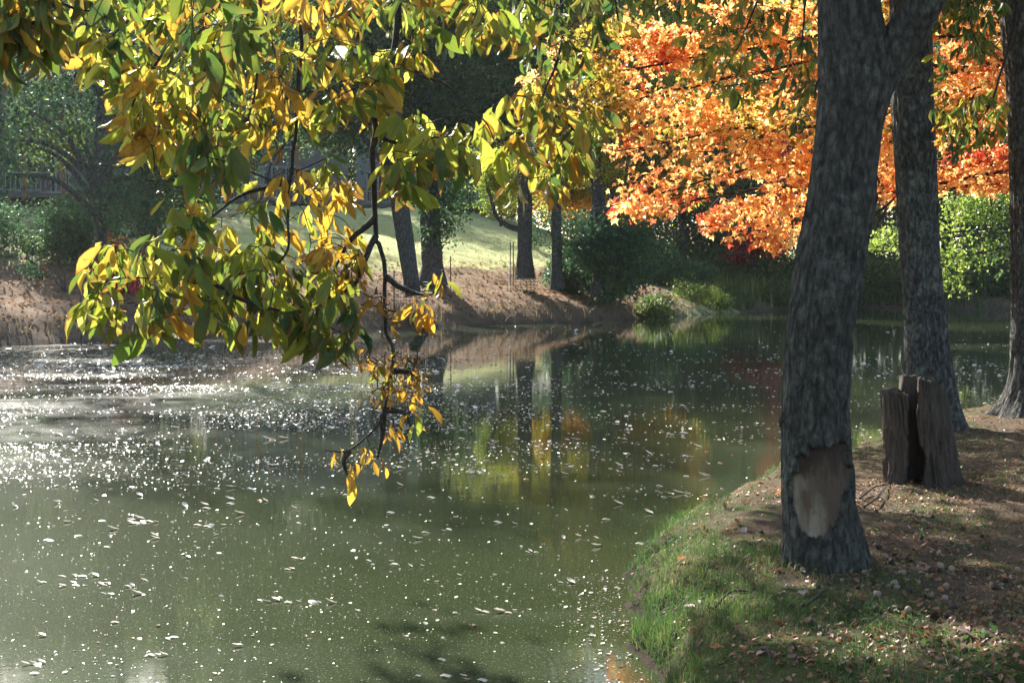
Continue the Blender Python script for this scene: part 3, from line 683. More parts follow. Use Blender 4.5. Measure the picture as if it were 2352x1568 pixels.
m1 = spray('branch', 'long dangling branch reaching down over the water', [[(980, -420, 4.0), (930, -60, 3.8), (903, 120, 3.7), (867, 242, 3.65), (863, 302, 3.6), (857, 362, 3.6), (859, 463, 3.55), (859, 544, 3.5), (871, 564, 3.5), (887, 627, 3.45), (882, 671, 3.45), (887, 750, 3.4), (903, 794, 3.4), (900, 846, 3.4), (893, 899, 3.4), (882, 952, 3.4), (852, 991, 3.4), (803, 1035, 3.4), (750, 1036, 3.4)],
       [(892, 640, 3.45), (925, 665, 3.4), (953, 675, 3.4), (1005, 679, 3.35)], [(859, 540, 3.5), (840, 590, 3.45), (825, 640, 3.45), (790, 670, 3.5), (740, 690, 3.5)], [(857, 500, 3.5), (800, 560, 3.5), (770, 620, 3.5)], [(900, 850, 3.4), (940, 850, 3.4), (965, 870, 3.4)], [(882, 952, 3.4), (875, 1000, 3.4), (865, 1050, 3.4)], [(803, 1035, 3.4), (790, 1060, 3.4), (800, 1100, 3.4)], [(882, 940, 3.4), (930, 945, 3.4), (945, 970, 3.4)]],
      [dict(poly=[(740, 130), (900, 100), (900, 300), (760, 300)], n=18, Y=(3.4, 3.9), L=(.08, .115), mix=GY),
       dict(poly=[(730, 560), (830, 600), (850, 720), (740, 720)], n=16, Y=(3.3, 3.6), L=(.06, .09), mix=(.1, .3, .5, .1)),
       dict(poly=[(700, 740), (820, 720), (820, 820), (720, 810)], n=10, Y=(3.2, 3.5), L=(.08, .11), mix=(.8, .15, .05, 0), droop=1.3),
       dict(poly=[(950, 690), (1040, 690), (1010, 735), (950, 740)], n=4, Y=(3.3, 3.4), L=(.08, .1), mix=(.1, .35, .45, .1), leaves=(3, 6)),
       dict(poly=[(990, 655), (1040, 650), (1040, 670), (1000, 680)], n=2, Y=(3.3, 3.4), L=(.06, .08), mix=(0, .3, .6, .1), leaves=(2, 4)),
       dict(poly=[(830, 670), (900, 670), (920, 770), (830, 760)], n=9, Y=(3.3, 3.45), L=(.05, .08), mix=(0, 0, .1, .9), leaves=(2, 4)),
       dict(poly=[(830, 820), (960, 820), (980, 880), (930, 930), (840, 920)], n=120, Y=(3.33, 3.47), L=(.022, .048), mix=(0, .06, .24, .70), leaves=(2, 4)),
       dict(poly=[(860, 920), (940, 900), (975, 980), (900, 1020), (860, 1000)], n=18, Y=(3.35, 3.45), L=(.04, .07), mix=(0, .1, .5, .4), leaves=(2, 3)),
       dict(poly=[(770, 1050), (870, 1040), (870, 1080), (780, 1090)], n=14, Y=(3.35, 3.45), L=(.04, .07), mix=(0, .05, .45, .5), leaves=(2, 3), droop=1.6),
       dict(poly=[(785, 1095), (800, 1095), (800, 1108), (785, 1108)], n=1, Y=(3.35, 3.4), L=(.10, .11), mix=(0, .1, .9, 0), leaves=(2, 3), droop=2.5)], tree1, r0=.010, seed=14)
spray('branch', 'yellow-green branch with broad leaves at centre', [[(1010, -420, 4.2), (960, -40, 4.0), (952, 149, 3.8), (1032, 201, 3.7), (1081, 250, 3.65), (1121, 290, 3.6), (1140, 330, 3.6)], [(863, 310, 3.6), (930, 330, 3.6), (990, 320, 3.6), (1050, 310, 3.6)], [(1060, -300, 4.2), (1060, -40, 4.0), (1075, 60, 3.9), (1110, 120, 3.9)]],
      [dict(poly=[(860, -60), (1240, -60), (1230, 60), (1180, 120), (1060, 120), (960, 90), (860, 100)], n=54, Y=(3.4, 4.4), L=(.08, .115), mix=(.6, .25, .13, .02)),
       dict(poly=[(850, 110), (960, 100), (970, 200), (880, 220)], n=12, Y=(3.5, 4.0), L=(.085, .115), mix=(.45, .3, .22, .03)),
       dict(poly=[(880, 270), (1060, 270), (1180, 320), (1190, 370), (1060, 400), (900, 400)], n=34, Y=(3.4, 3.9), L=(.085, .125), mix=(.2, .6, .18, .02), droop=1.0),
       dict(poly=[(880, 400), (960, 400), (940, 460), (880, 470)], n=7, Y=(3.3, 3.6), L=(.09, .115), mix=(.4, .5, .1, 0))], tree1, seed=15)
spray('branch', 'green leafy branch hanging in front of the orange maple', [[(1330, -420, 4.6), (1290, -60, 4.4), (1290, 100, 4.2), (1250, 220, 4.1), (1215, 300, 4.0), (1210, 400, 3.95), (1215, 470, 3.95)], [(1240, 250, 4.1), (1300, 280, 4.0), (1340, 320, 4.0)], [(1330, -300, 4.6), (1400, -60, 4.6), (1420, 60, 4.6)]],
      [dict(poly=[(1180, -60), (1460, -60), (1450, 60), (1400, 120), (1240, 130), (1180, 60)], n=40, Y=(4.0, 4.9), L=(.08, .11), mix=(.85, .12, .03, 0), droop=1.1),
       dict(poly=[(1200, 120), (1330, 120), (1400, 130), (1260, 230), (1200, 250)], n=16, Y=(4.0, 4.5), L=(.07, .1), mix=(.8, .15, .05, 0)),
       dict(poly=[(1110, 280), (1220, 220), (1380, 270), (1370, 330), (1310, 420), (1260, 480), (1190, 500), (1170, 440), (1200, 380)], n=48, Y=(3.8, 4.3), L=(.085, .12), mix=(.4, .38, .17, .05), droop=1.0)], tree1, seed=16)
# finer sprays of the same tree farther out
spray('branch', 'distant fine-leaved bough behind the front sprays', [[(500, -500, 8.0), (480, -100, 7.4), (470, 100, 7.0), (460, 300, 6.8)], [(760, -500, 8.0), (740, -100, 7.4), (760, 60, 7.0)], [(1000, -500, 8.5), (1000, -100, 8), (1020, 40, 7.6)]],
      [dict(poly=[(330, -60), (620, -60), (600, 330), (540, 400), (400, 380), (360, 200)], n=120, Y=(6.2, 7.8), L=(.07, .11), mix=(.25, .6, .13, .02)),
       dict(poly=[(620, -60), (1100, -60), (1060, 60), (700, 120), (620, 100)], n=80, Y=(6.4, 8.0), L=(.07, .11), mix=(.4, .5, .08, .02))], tree1, r0=.011, seed=17)
spray('branch', 'olive and gold bough crossing in front of the maple', [[(1960, -500, 7.4), (1850, -200, 7.6), (1760, -40, 7.8), (1700, 100, 7.9), (1640, 200, 8.0)], [(1850, -200, 7.6), (1850, 0, 7.8), (1840, 160, 7.8)], [(1700, -150, 7.6), (1560, -40, 7.8), (1480, 40, 7.8)]],
      [dict(poly=[(1440, -60), (1880, -60), (1880, 60), (1800, 100), (1640, 90), (1450, 60)], n=80, Y=(7.3, 8.6), L=(.09, .12), mix=(.55, .3, .13, .02)),
       dict(poly=[(1560, 60), (1700, 80), (1780, 180), (1700, 250), (1640, 230), (1600, 160)], n=40, Y=(7.4, 8.4), L=(.09, .12), mix=(.4, .38, .2, .02)),
       dict(poly=[(1780, 100), (1878, 80), (1875, 320), (1800, 300)], n=30, Y=(7.4, 8.4), L=(.09, .11), mix=(.5, .3, .2, 0))], tree1, r0=.012, seed=18)
br2 = spray('branch', None, [[(2150, -700, 13.0), (2200, -200, 12.6), (2230, 50, 12.4), (2260, 130, 12.3)], [(2150, -700, 13.0), (2330, -100, 12.6), (2290, 200, 12.4), (2230, 300, 12.3)]],
      [dict(poly=[(2140, -60), (2310, -60), (2300, 60), (2270, 150), (2200, 130), (2140, 60)], n=130, Y=(11.6, 13), L=(.11, .17), mix=(.85, .1, .05, 0), droop=1.2),
       dict(poly=[(2150, 250), (2310, 210), (2310, 310), (2200, 370), (2160, 340)], n=80, Y=(11.8, 12.8), L=(.11, .16), mix=(.55, .35, .1, 0), droop=1.1),
       dict(poly=[(2140, 130), (2180, 160), (2180, 260), (2150, 260)], n=6, Y=(11.8, 12.8), L=(.11, .15), mix=(.5, .4, .1, 0))], tree2, r0=.022, seed=19)

# ------------------------------------------------------------------ crowns
# spots kept sunlit by thinning the crowns sunward of them (x, y, z, radius, how much of the cover is open)
LIT = [(*pt(300, 280, 3.7), .6, .98), (*pt(300, 690, 3.4), .6, .98), (*pt(600, 200, 3.7), .6, .93), (*pt(620, 620, 3.5), .6, .93), (*pt(1000, 340, 3.6), .6, .95), (*pt(1270, 380, 4.0), .5, .93), (*pt(880, 880, 3.4), .4, .95),
       (*pt(480, 250, 6.9), .6, .9)]
LIT += [(*pt(a, b, 15.3), .95, .93) for a, b in [(1280, 260), (1400, 200), (1500, 350), (1600, 300), (1650, 450), (1750, 250), (1800, 450), (1450, 420), (1800, 120), (1600, 150)]]
LIT += [(*ptz(a, b, .35), r_, .93) for a, b, r_ in [(2100, 1195, .33), (1990, 1150, .28), (1780, 1145, .35), (1640, 1190, .3), (1840, 1350, .13), (1560, 1250, .3), (2180, 1500, .22), (2000, 1530, .2), (1960, 1110, .3), (2000, 1375, .12), (1700, 1380, .15), (2290, 1540, .2), (1480, 1330, .25), (2260, 1000, .3), (2320, 1350, .12)]]
LIT += [(*ptz(a, b, 0), r_, .85) for a, b, r_ in [(1480, 1480, .35), (1380, 1400, .5), (1300, 1530, .4)]]
LIT += [(*pt(a, b, c), 1.8, .85) for a, b, c in [(1120, 380, 56), (1190, 330, 54), (1280, 330, 53), (1340, 280, 54), (1400, 350, 60), (1500, 350, 60), (1450, 250, 60)]]
LIT += [(*pt(a, 560, 37), 1.6, .9) for a in (2080, 2200, 2300)]
LIT += [(x, y, 0, 1.8, .45) for x, y in [(-8, 22), (-9, 27), (-6, 24), (-4, 20), (-10, 31), (-2, 24), (-5, 28)]]
LIT += [(x, y, 4.5, 4.0, .97) for x, y in [(-6, 62), (-3, 64), (0, 62), (1.5, 58), (-3, 57), (3, 60)]] + [(8.5, 60, 1.4, 2.2, .95)] + [(x, y, 1.2, .7, .9) for x, y in [(-2, 52), (.5, 50.5), (1.6, 52.5), (-7.5, 42), (-5, 50), (-7, 53)]]
LITA = np.array(LIT)
def open_to_sun(P, rg):
    keep = np.ones(len(P), bool)
    for x, y, z, r_, o_ in LITA:
        q = P - np.array([x, y, z]); tt = q @ SD
        dd = np.linalg.norm(q - tt[:, None] * SD, axis=1)
        keep &= ~((tt > r_ * 1.3) & (dd < r_) & (rg.random(len(P)) < o_))
    return keep
QT = [quad_template(.3, .12), quad_template(.24, -.1), quad_template(.34, .2)]
MT = [maple_template()]
def crown(name, lobes, nclu, per, leaf, mats, parent, seed, spread=.35, tpl=QT, clear=None, mixw=None, flat=.7, shell=.55, droop=.5, carve=True, shade_only=False, offset=(0, 0, 0)):
    """lobes (x,y,z,rx,ry,rz) ellipsoids filled with leaf clusters"""
    rg = np.random.default_rng(seed); lobes = np.array(lobes, float)
    vol = lobes[:, 3] * lobes[:, 4] * lobes[:, 5]; vol = vol ** .5
    li = rg.choice(len(lobes), nclu, p=vol / vol.sum())
    d = norm(rg.normal(size=(nclu, 3))); rad = shell + (1 - shell) * rg.random(nclu) ** .6
    rad = np.where(rg.random(nclu) < .3, rg.random(nclu) ** .5, rad)
    C = lobes[li, :3] + d * rad[:, None] * lobes[li, 3:]
    C = C[fbm(C * .55 + seed, 2, seed) > -.28]
    if carve: C = C[open_to_sun(C + np.array(offset), rg)]
    if clear is not None: C = C[~clear(C)]
    n = len(C) * per
    cen = np.repeat(C, per, 0); off = rg.normal(size=(n, 3)) * spread * [1, 1, flat]
    P = cen + off
    if clear is not None: P = P[~clear(P)]
    if carve: P = P[open_to_sun(P + np.array(offset), rg)]
    n = len(P)
    D = norm(rg.normal(size=(n, 3)) + [0, 0, -droop])
    size = leaf * rg.uniform(.6, 1.35, n)
    mi = None
    if len(mats) > 1:
        q = (fbm(P * .35 + seed, 2, seed + 4) * .8 + .5 + rg.normal(0, .12, n)); mi = np.searchsorted(np.cumsum(mixw or [1 / len(mats)] * len(mats))[:-1], q)
    V, Fq, M, U = scatter(tpl, P, basis(D, rg.uniform(-3.14, 3.14, n)), size, mi if mi is not None else np.zeros(n, int))
    return mk(name, V, Fq, mats, parent, midx=M, smooth=False), C
def above_frame(P):
    q = pix(P); return (q[:, 1] > -25) & (q[:, 0] > -80) & (q[:, 0] < 2430) & (q[:, 2] > 0)
# crown of the gnawed hickory, unseen; its lobes over the water are placed to shade the bank
t1l = [(2.0, 8.6, 7.4, 2.4, 2.4, 1.7), (-2.0, 13.2, 6.4, 2.2, 1.8, 1.2), (2.6, 7.0, 8.8, 2.6, 2.6, 1.8), (.2, 12.6, 7.0, 2.6, 2.2, 1.5), (-2.5, 15.0, 6.6, 2.4, 1.6, 1.0), (-.4, 14.6, 6.9, 2.0, 1.6, 1.0), (0, 10.6, 8.6, 2.4, 2.0, 1.2), (2.6, 10.8, 7.0, 2.2, 2.2, 1.6), (3.4, 4.5, 6.2, 2.2, 2.2, 1.3)]
o, CC = crown('crown', t1l, 1900, 22, .15, [GREEN, LIME], tree1, 101, .28, clear=above_frame, mixw=[.7, .3])
tb = Tubes()
up1 = resample([C1[0], C1[0] + [.0, .2, 1.0], C1[0] + [-.2, .8, 2.4], C1[0] + [-.3, 1.5, 3.8]], 24); tb.add(up1, np.linspace(.13, .03, 24), 12)
for l in t1l:
    tb.add(resample([up1[8], (up1[8] + np.array(l[:3])) / 2 + [0, 0, .4], np.array(l[:3])], 14), np.linspace(.055, .012, 14), 7)
tb.build('upper_limbs', BARK, tree1)
t2l = [(4.5, 13.5, 8.5, 3, 3, 2.2), (-.8, 16.3, 7.2, 2.6, 2.2, 1.5), (1.2, 17.5, 7.8, 2.4, 2.2, 1.5), (2.6, 15.5, 8.6, 2.4, 2.4, 2), (6.5, 14.5, 9.5, 2.6, 2.6, 2.2), (4.5, 17.5, 9, 2.4, 2.4, 2)]  # out-of-view crown; the lobes reaching left are added to shade the near ground
crown('crown', t2l, 1300, 22, .16, [GREEN, LIME], tree2, 102, .3, clear=above_frame, mixw=[.6, .4])
tb = Tubes()
for l in t2l: tb.add(resample([C2[0], (C2[0] + np.array(l[:3])) / 2 + [0, 0, .5], np.array(l[:3])], 14), np.linspace(.10, .02, 14), 8)
tb.build('upper_limbs', BARK2, tree2)
t3l = [(7, 15.5, 8.5, 3, 3, 2.2), (9, 13, 9, 3, 3, 2), (6.5, 10.5, 7.5, 2.4, 2.2, 1.5)]  # unseen crown, part of the canopy put in to dapple the near ground
crown('crown', t3l, 700, 22, .16, [GREEN, GOLD], tree3, 103, .3, clear=above_frame, mixw=[.6, .4])
tb = Tubes()
for l in t3l: tb.add(resample([C3[0], (C3[0] + np.array(l[:3])) / 2 + [0, 0, .5], np.array(l[:3])], 14), np.linspace(.10, .02, 14), 8)
tb.build('upper_limbs', BARK2, tree3)

# orange maple: trunk outside the frame to the right, boughs over the water
mb = np.array([9.6, 17.8, 0]); mb[2] = gz(mb[0], mb[1])
maple = empty('maple_tree', mb, 'maple with bright orange autumn leaves overhanging the pond', 'tree')
tb = Tubes(); mtr = resample([mb - [0, 0, .2], mb + [-.1, 0, 1.5], mb + [-.25, -.1, 3], mb + [-.4, -.2, 5.5], mb + [-.5, -.2, 8]], 30)
tb.add(mtr, np.linspace(.24, .09, 30), 16); tb.build('trunk', BARK2, maple)
tb = Tubes(); rgm = np.random.default_rng(5)
MP, MD = [], []
mpoly = [(1185, 180), (1230, 160), (1260, 90), (1330, 60), (1400, -60), (2352, -60), (2400, 420), (2352, 440), (2250, 450), (2180, 430), (2130, 460), (2060, 470), (1990, 470), (1960, 490), (1860, 500), (1850, 540), (1790, 585), (1750, 570), (1680, 560), (1620, 545), (1605, 500), (1650, 470), (1740, 440), (1760, 410), (1700, 400), (1660, 420), (1590, 470), (1520, 500), (1470, 515), (1430, 500), (1395, 510), (1390, 440), (1450, 400), (1380, 330), (1280, 300), (1190, 290), (1180, 265), (1240, 250)]
boughs = [[(1230, 280, 12.6), 9], [(1210, 200, 12.8), 9], [(1420, 470, 12.4), 8], [(1500, 480, 12.6), 8], [(1640, 520, 12.8), 8], [(1770, 560, 12.6), 7], [(1350, 90, 13), 9], [(1500, 100, 13.2), 9], [(1300, 190, 13.4), 9], [(1500, 300, 13.6), 8], [(1400, 350, 12.4), 8], [(1650, 200, 13), 8], [(1650, 350, 12.4), 8], [(2000, 400, 13.6), 6], [(2150, 380, 14), 5], [(2280, 400, 14), 4], [(2250, 150, 14.2), 4], [(1950, 150, 13.4), 6], [(1750, 60, 13), 8]]
for (ppx, k) in boughs:
    e = pt(ppx[0], ppx[1], ppx[2] + 2.4 + (.3 if ppx[0] > 1900 else 0)); st = mtr[int(np.clip((13 if ppx[0] < 1900 else 19) + (e[2] - 2) * 3 + rgm.integers(-2, 3), 6, 27))]
    mid1 = st * .66 + e * .34 + [0, 0, .5]; mid2 = st * .3 + e * .7 + [0, 0, .28]
    Cb = resample([st, mid1, mid2, e], 34) + np.stack([fbm(np.linspace(0, 6, 34)[:, None] * [1, 0, 0] + k * 3 + q * 9 + e[0], 3, q) * .22 * np.sin(np.linspace(0, 3.14, 34)) for q in range(3)], 1)
    tb.add(Cb, np.linspace(.045, .006, 34), 7)
    for q in range(k * 4):
        i_ = rgm.integers(10, 34); s_ = Cb[i_]; dr = norm(norm(Cb[min(i_ + 1, 33)] - Cb[i_ - 1]) + rgm.normal(0, .8, 3) * [1, 1, .45] + [-.2, 0, -.1])
        ln = rgm.uniform(.3, .9); E = s_ + dr * ln + [0, 0, -.12 * ln]
        Ct = resample([s_, (s_ + E) / 2 + [0, 0, .05], E], 8); tb.add(Ct, np.linspace(.008, .002, 8), 5)
        MP.append(Ct[2:]); 
tb.build('boughs', TWIG, maple)
MP = np.vstack(MP)
# fill the crown area so that the leaf cover follows layered sprays
extra = []
for _ in range(2700):
    x, y = rgm.uniform(1180, 2400), rgm.uniform(-60, 590)
    extra.append((x, y, 14.9 + (590 - y) / 590 * 1.3 + rgm.normal(0, .4)))
extra = np.array(extra); extra = extra[in_poly(extra[:, 0], extra[:, 1], mpoly)]
EX = np.array([pt(*e) for e in extra])
EX = EX[fbm(EX * [1.6, 1.6, 4.0], 3, 88) > .10]
hi = np.stack([rgm.uniform(2.5, 11, 600), rgm.uniform(16.5, 21, 600), rgm.uniform(6.2, 10, 600)], 1)  # unseen upper leaves set to shade the bank, then thinned for sunlit spots
hi = hi[open_to_sun(hi, rgm)]
seeds = np.vstack([MP[rgm.random(len(MP)) < .55], EX, hi])
per = 7; n = len(seeds) * per
P = np.repeat(seeds, per, 0) + rgm.normal(0, 1, (n, 3)) * [.13, .13, .06]
q = pix(P); inside = in_poly(q[:, 0] + rgm.normal(0, 6, n), q[:, 1] + rgm.normal(0, 6, n), mpoly) | (q[:, 1] < -20) | (q[:, 0] > 2360)
P = P[inside]; n = len(P)
D = norm(rgm.normal(size=(n, 3)) * [1, 1, .6] + [0, 0, -.75])
qq = pix(P); tn = fbm(P * 1.1 + 7, 2, 140) + rgm.normal(0, .13, n)
mm = np.where(tn > .46 - .50 * sstep(380, 520, qq[:, 1]) * sstep(1750, 1500, qq[:, 0]), 1, 0)
mm = np.where((tn < -.22 - .0 * qq[:, 1]) & (qq[:, 1] < 330), 2, mm)
V, Fq, M, U = scatter(MT, P, basis(D, rgm.normal(0, .9, n)), rgm.uniform(.06, .135, n) * 1.2, mm)
mk('crown', V, Fq, [MAPLE, MAPLER, MAPLEG], maple, midx=M, smooth=False)
print('maple leaves', n)

# ------------------------------------------------------------------ trees on the far bank
def far_trunk(tb, px_rows, Y, sides=20):
    pr = np.array(px_rows, float); C = np.array([pt((a + b) / 2, y, Y) for y, a, b in pr]); rr = (pr[:, 2] - pr[:, 1]) / 2 / F * Y
    n = 40; P = resample(C, n); r_ = np.interp(np.linspace(0, 1, n), np.linspace(0, 1, len(rr)), rr)
    r_ = r_ * (1 + .05 * fbm(P * 3, 3, int(Y)))
    tb.add(P, r_, sides); return P, r_
def bank_tree(label, rows, Y, top, lobes, mats, seed, nclu=900, per=26, leaf=.16, limbs=None, mixw=None, name='shade_tree', bark_=None, extra_parts=None):
    base = pt((rows[-1][1] + rows[-1][2]) / 2, rows[-1][0], Y); root = empty(name, base, label, 'tree', 'trees on the far bank')
    tb = Tubes(); P, r_ = far_trunk(tb, rows, Y)
    t0 = P[0]; T = np.array([t0[0] + top[0], t0[1] + top[1], top[2]])
    up = resample([t0, (t0 + T) / 2 + [.2, 0, 0], T], 16); tb.add(up, np.linspace(r_[0], r_[0] * .25, 16), 12)
    tb.build('trunk', bark_ or BARKF, root)
    tb = Tubes(); rg = np.random.default_rng(seed)
    for l in lobes:
        a = up[rg.integers(2, 12)] if l[2] > t0[2] + 2 else P[rg.integers(4, 14)]; e = np.array(l[:3])
        tb.add(resample([a, (a + e) / 2 + [0, 0, .5], e], 12), np.linspace(.12, .03, 12), 7)
    for lm in (limbs or []):
        tl = Tubes(); tl.add(resample([pt(*q) for q in lm[0]], 20), np.linspace(lm[1], lm[2], 20), 8); tl.build('curved_limb', BARKF, root)
    tb.build('limbs', bark_ or BARKF, root)
    lobes = list(lobes)
    for q in range(6 if top[2] > 11 else 0):
        lobes.append((t0[0] + rg.uniform(-5, 5), Y + rg.uniform(-1.5, 4), rg.uniform(8, 20), 3.0, 3.0, 2.3))
    crown('crown', lobes, int(nclu * 2.6), per, leaf, mats, root, seed, .42, mixw=mixw)
    return root
def L_(px, py, Y, rx, ry, rz): p = pt(px, py, Y); return (p[0], p[1], p[2], rx, ry, rz)
DK = [FARG, FARW]
bank_tree('dark spreading tree at the far left of the far bank', [(380, 210, 250), (470, 214, 246), (560, 216, 244), (620, 212, 250), (650, 205, 258)], 40, (0, 1, 15),
          [L_(60, 250, 40, 2.4, 2.4, 2), L_(240, 220, 41, 2.4, 2.4, 2), L_(110, 60, 41, 3, 3, 2.4), L_(300, 330, 39, 1.8, 1.8, 1.3), L_(250, -200, 41, 4, 4, 3.4), L_(0, -350, 42, 3.5, 3.5, 3), L_(60, 330, 41, 1.8, 1.4, .8), L_(130, 330, 42, 1.3, 1.2, .5), L_(290, 330, 41, 1.5, 1.3, 1.2), L_(300, 430, 40, 1.2, 1.0, .8), L_(250, 420, 41, .9, .9, 1.0), L_(40, 180, 40, 2.2, 2, 1.6), L_(170, 180, 41, 2.2, 2, 1.8), L_(10, 320, 39, 1.2, 1.2, .8), L_(180, 320, 41, 1.4, 1.4, .7), L_(-20, 150, 41, 2.4, 2, 2), L_(20, 400, 37, 1.3, 1.3, .6), L_(290, 470, 39, 1.0, 1.2, .9), L_(200, -600, 42, 3.4, 3.4, 3)], DK, 201, 1600, mixw=[.75, .25])
bank_tree('thick tree leaning right with low dark foliage', [(300, 300, 345), (420, 305, 352), (500, 312, 358), (580, 322, 364), (610, 318, 372)], 43, (1, 0, 16),
          [L_(380, 250, 43, 2.4, 2.4, 2), L_(480, 120, 44, 2.8, 2.8, 2.2), L_(430, -180, 44, 4, 4, 3), L_(420, 400, 42, 1.4, 1.4, 1.2), L_(480, 300, 42, 1.8, 1.6, 1.4), L_(380, 350, 42, 1.5, 1.5, 1.2), L_(560, 280, 44, 1.8, 1.6, 1.3), L_(600, 120, 45, 2.4, 2, 1.8), L_(560, -420, 45, 3.6, 3.6, 3), L_(360, 480, 43, .9, .9, .7)], DK, 202, 1300, mixw=[.7, .3])
bank_tree('grey trunk leaning left at the water', [(180, 862, 905), (330, 880, 925), (460, 896, 938), (560, 912, 952), (640, 926, 962), (680, 930, 968)], 47.5, (-2.5, 0, 17),
          [L_(760, 120, 47, 2.6, 2.6, 2), L_(860, -80, 48, 3.6, 3.6, 2.8), L_(640, -250, 48, 3.6, 3.6, 3), L_(700, 250, 48, 2.4, 2, 1.5), L_(640, 130, 48, 2.6, 2, 2), L_(800, 230, 49, 2, 2, 1.3), L_(900, 120, 49, 2.6, 2, 2), L_(820, 320, 49, 1.4, 1.3, .6), L_(820, -500, 48, 3.8, 3.8, 3)], DK, 203, 1200, mixw=[.8, .2])
bank_tree('thick upright trunk with ivy-dark boughs on its right', [(180, 945, 1000), (330, 955, 1010), (430, 960, 1006), (540, 966, 1012), (610, 968, 1018), (655, 955, 1030)], 52, (.5, 0, 18),
          [L_(1040, 150, 52, 3, 3, 2.4), L_(980, 280, 51, 2, 2, 1.4), L_(1100, 300, 52, 1.8, 1.6, 1.0), L_(1080, 220, 52, 2.2, 2, 1.3), L_(940, 200, 52, 2.2, 2, 1.4), L_(1150, 60, 53, 3, 3, 2.4), L_(1000, -200, 53, 4.2, 4.2, 3.4), L_(1180, -350, 53, 4, 4, 3.2), L_(1020, 470, 51.5, .7, .7, .7), L_(1045, 430, 51.5, .6, .6, .4), L_(1010, 520, 51.5, .45, .45, .6), L_(1120, 230, 52, 2.2, 2.2, 1.3), L_(1000, -600, 53, 3.4, 3.4, 2.8)], [FARG], 204, 1900)
bank_tree('trunk with one limb curving out to the left', [(250, 1192, 1222), (400, 1190, 1222), (500, 1190, 1222), (580, 1188, 1222), (625, 1184, 1228), (640, 1180, 1232)], 54, (1, 0, 15),
          [L_(1240, 260, 54, 2.2, 2.2, 1.6), L_(1330, 120, 54, 2.8, 2.8, 2.2), L_(1300, -150, 54, 3.6, 3.6, 3), L_(1240, 340, 54, 1.8, 1.5, 1.1), L_(1170, 250, 55, 2.2, 2, 1.4), L_(1310, 260, 55, 2.2, 2, 1.4)], [FARL, FARY], 205, 1000, mixw=[.5, .5],
          limbs=[([(1195, 528, 54), (1165, 518, 54), (1140, 495, 53.9), (1128, 455, 53.8), (1118, 430, 53.8)], .13, .05)])
sl = empty('young_tree', pt(1150, 500, 56), 'small yellow-green tree in front of the blue-grey house', 'tree', 'trees on the far bank')
tb = Tubes(); tb.add(resample([pt(1150, 520, 56), pt(1148, 450, 56), pt(1135, 380, 56)], 10), np.linspace(.07, .03, 10), 8); tb.build('trunk', BARKF, sl)
crown('crown', [L_(1090, 440, 56, .9, .7, .7), L_(1190, 440, 56, .9, .7, .7), L_(1070, 380, 56, .9, .7, .7), L_(1120, 450, 56, .8, .7, .6), L_(1190, 380, 56, 1.0, .9, .8), L_(1090, 370, 56, .8, .8, .7), L_(1150, 480, 56, .7, .7, .5), L_(1160, 410, 56, .9, .8, .6), L_(1115, 400, 56, .7, .7, .5)], 460, 30, .13, [FARY, FARL], sl, 230, .22, mixw=[.5, .5])
bank_tree('slim straight trunk at the right end of the lawn', [(250, 1262, 1284), (400, 1266, 1288), (540, 1268, 1290), (620, 1266, 1292), (662, 1262, 1298)], 53, (.5, 0, 14),
          [L_(1290, 300, 53, 1.6, 1.6, 1.3), L_(1380, 350, 54, 1.8, 1.8, 1.3), L_(1400, 150, 54, 2.6, 2.6, 2), L_(1420, -120, 54, 3.4, 3.4, 2.6)], [FARY, FARO], 206, 1000, mixw=[.55, .45])
bank_tree('golden-orange tree glimpsed left of the maple boughs', [(300, 1432, 1452), (450, 1434, 1454), (600, 1436, 1456), (680, 1434, 1458)], 60, (.5, 0, 10),
          [L_(1440, 440, 60, 1.6, 1.2, .9), L_(1340, 400, 58, 1.4, 1.0, .9), L_(1290, 430, 57, 1.0, .9, .7), L_(1530, 430, 60, 1.6, 1.2, .9), L_(1400, 360, 60, 2.0, 1.8, 1.3), L_(1500, 350, 60, 2.2, 1.8, 1.4), L_(1350, 420, 60, 1.0, 1.0, .8), L_(1450, 250, 60, 2.4, 2, 1.6)], [FARY, FARO], 209, 1300, mixw=[.55, .45])
bank_tree('trunk half hidden by dark green shrubbery', [(350, 1352, 1380), (450, 1358, 1384), (560, 1362, 1386), (640, 1360, 1388), (690, 1354, 1396)], 53.5, (1, 0, 13),
          [L_(1400, 560, 53, 1.1, 1.1, 1.0), L_(1450, 600, 53, .9, .9, .9), L_(1560, -50, 60, 3.6, 3.6, 3), L_(1430, 640, 53, .7, .7, .5), L_(1350, 570, 53, .8, .8, .8), L_(1480, 545, 54, 1, 1, .7)], [FARG], 207, 1700)
tb = Tubes(); sm = empty('young_tree', pt(1410, 690, 55), 'thin pale stem beside the dark shrubbery', 'tree', 'trees on the far bank')
tb.add(resample([pt(1408, 700, 55), pt(1410, 620, 55), pt(1402, 500, 55), pt(1412, 380, 55)], 16), np.linspace(.12, .07, 16), 8); tb.build('trunk', BARKF, sm)
crown('crown', [L_(1412, 420, 55, 1, 1, .9), L_(1400, 330, 55, 1.2, 1.2, .9)], 120, 22, .15, DK, sm, 231, .3, mixw=[.4, .6])

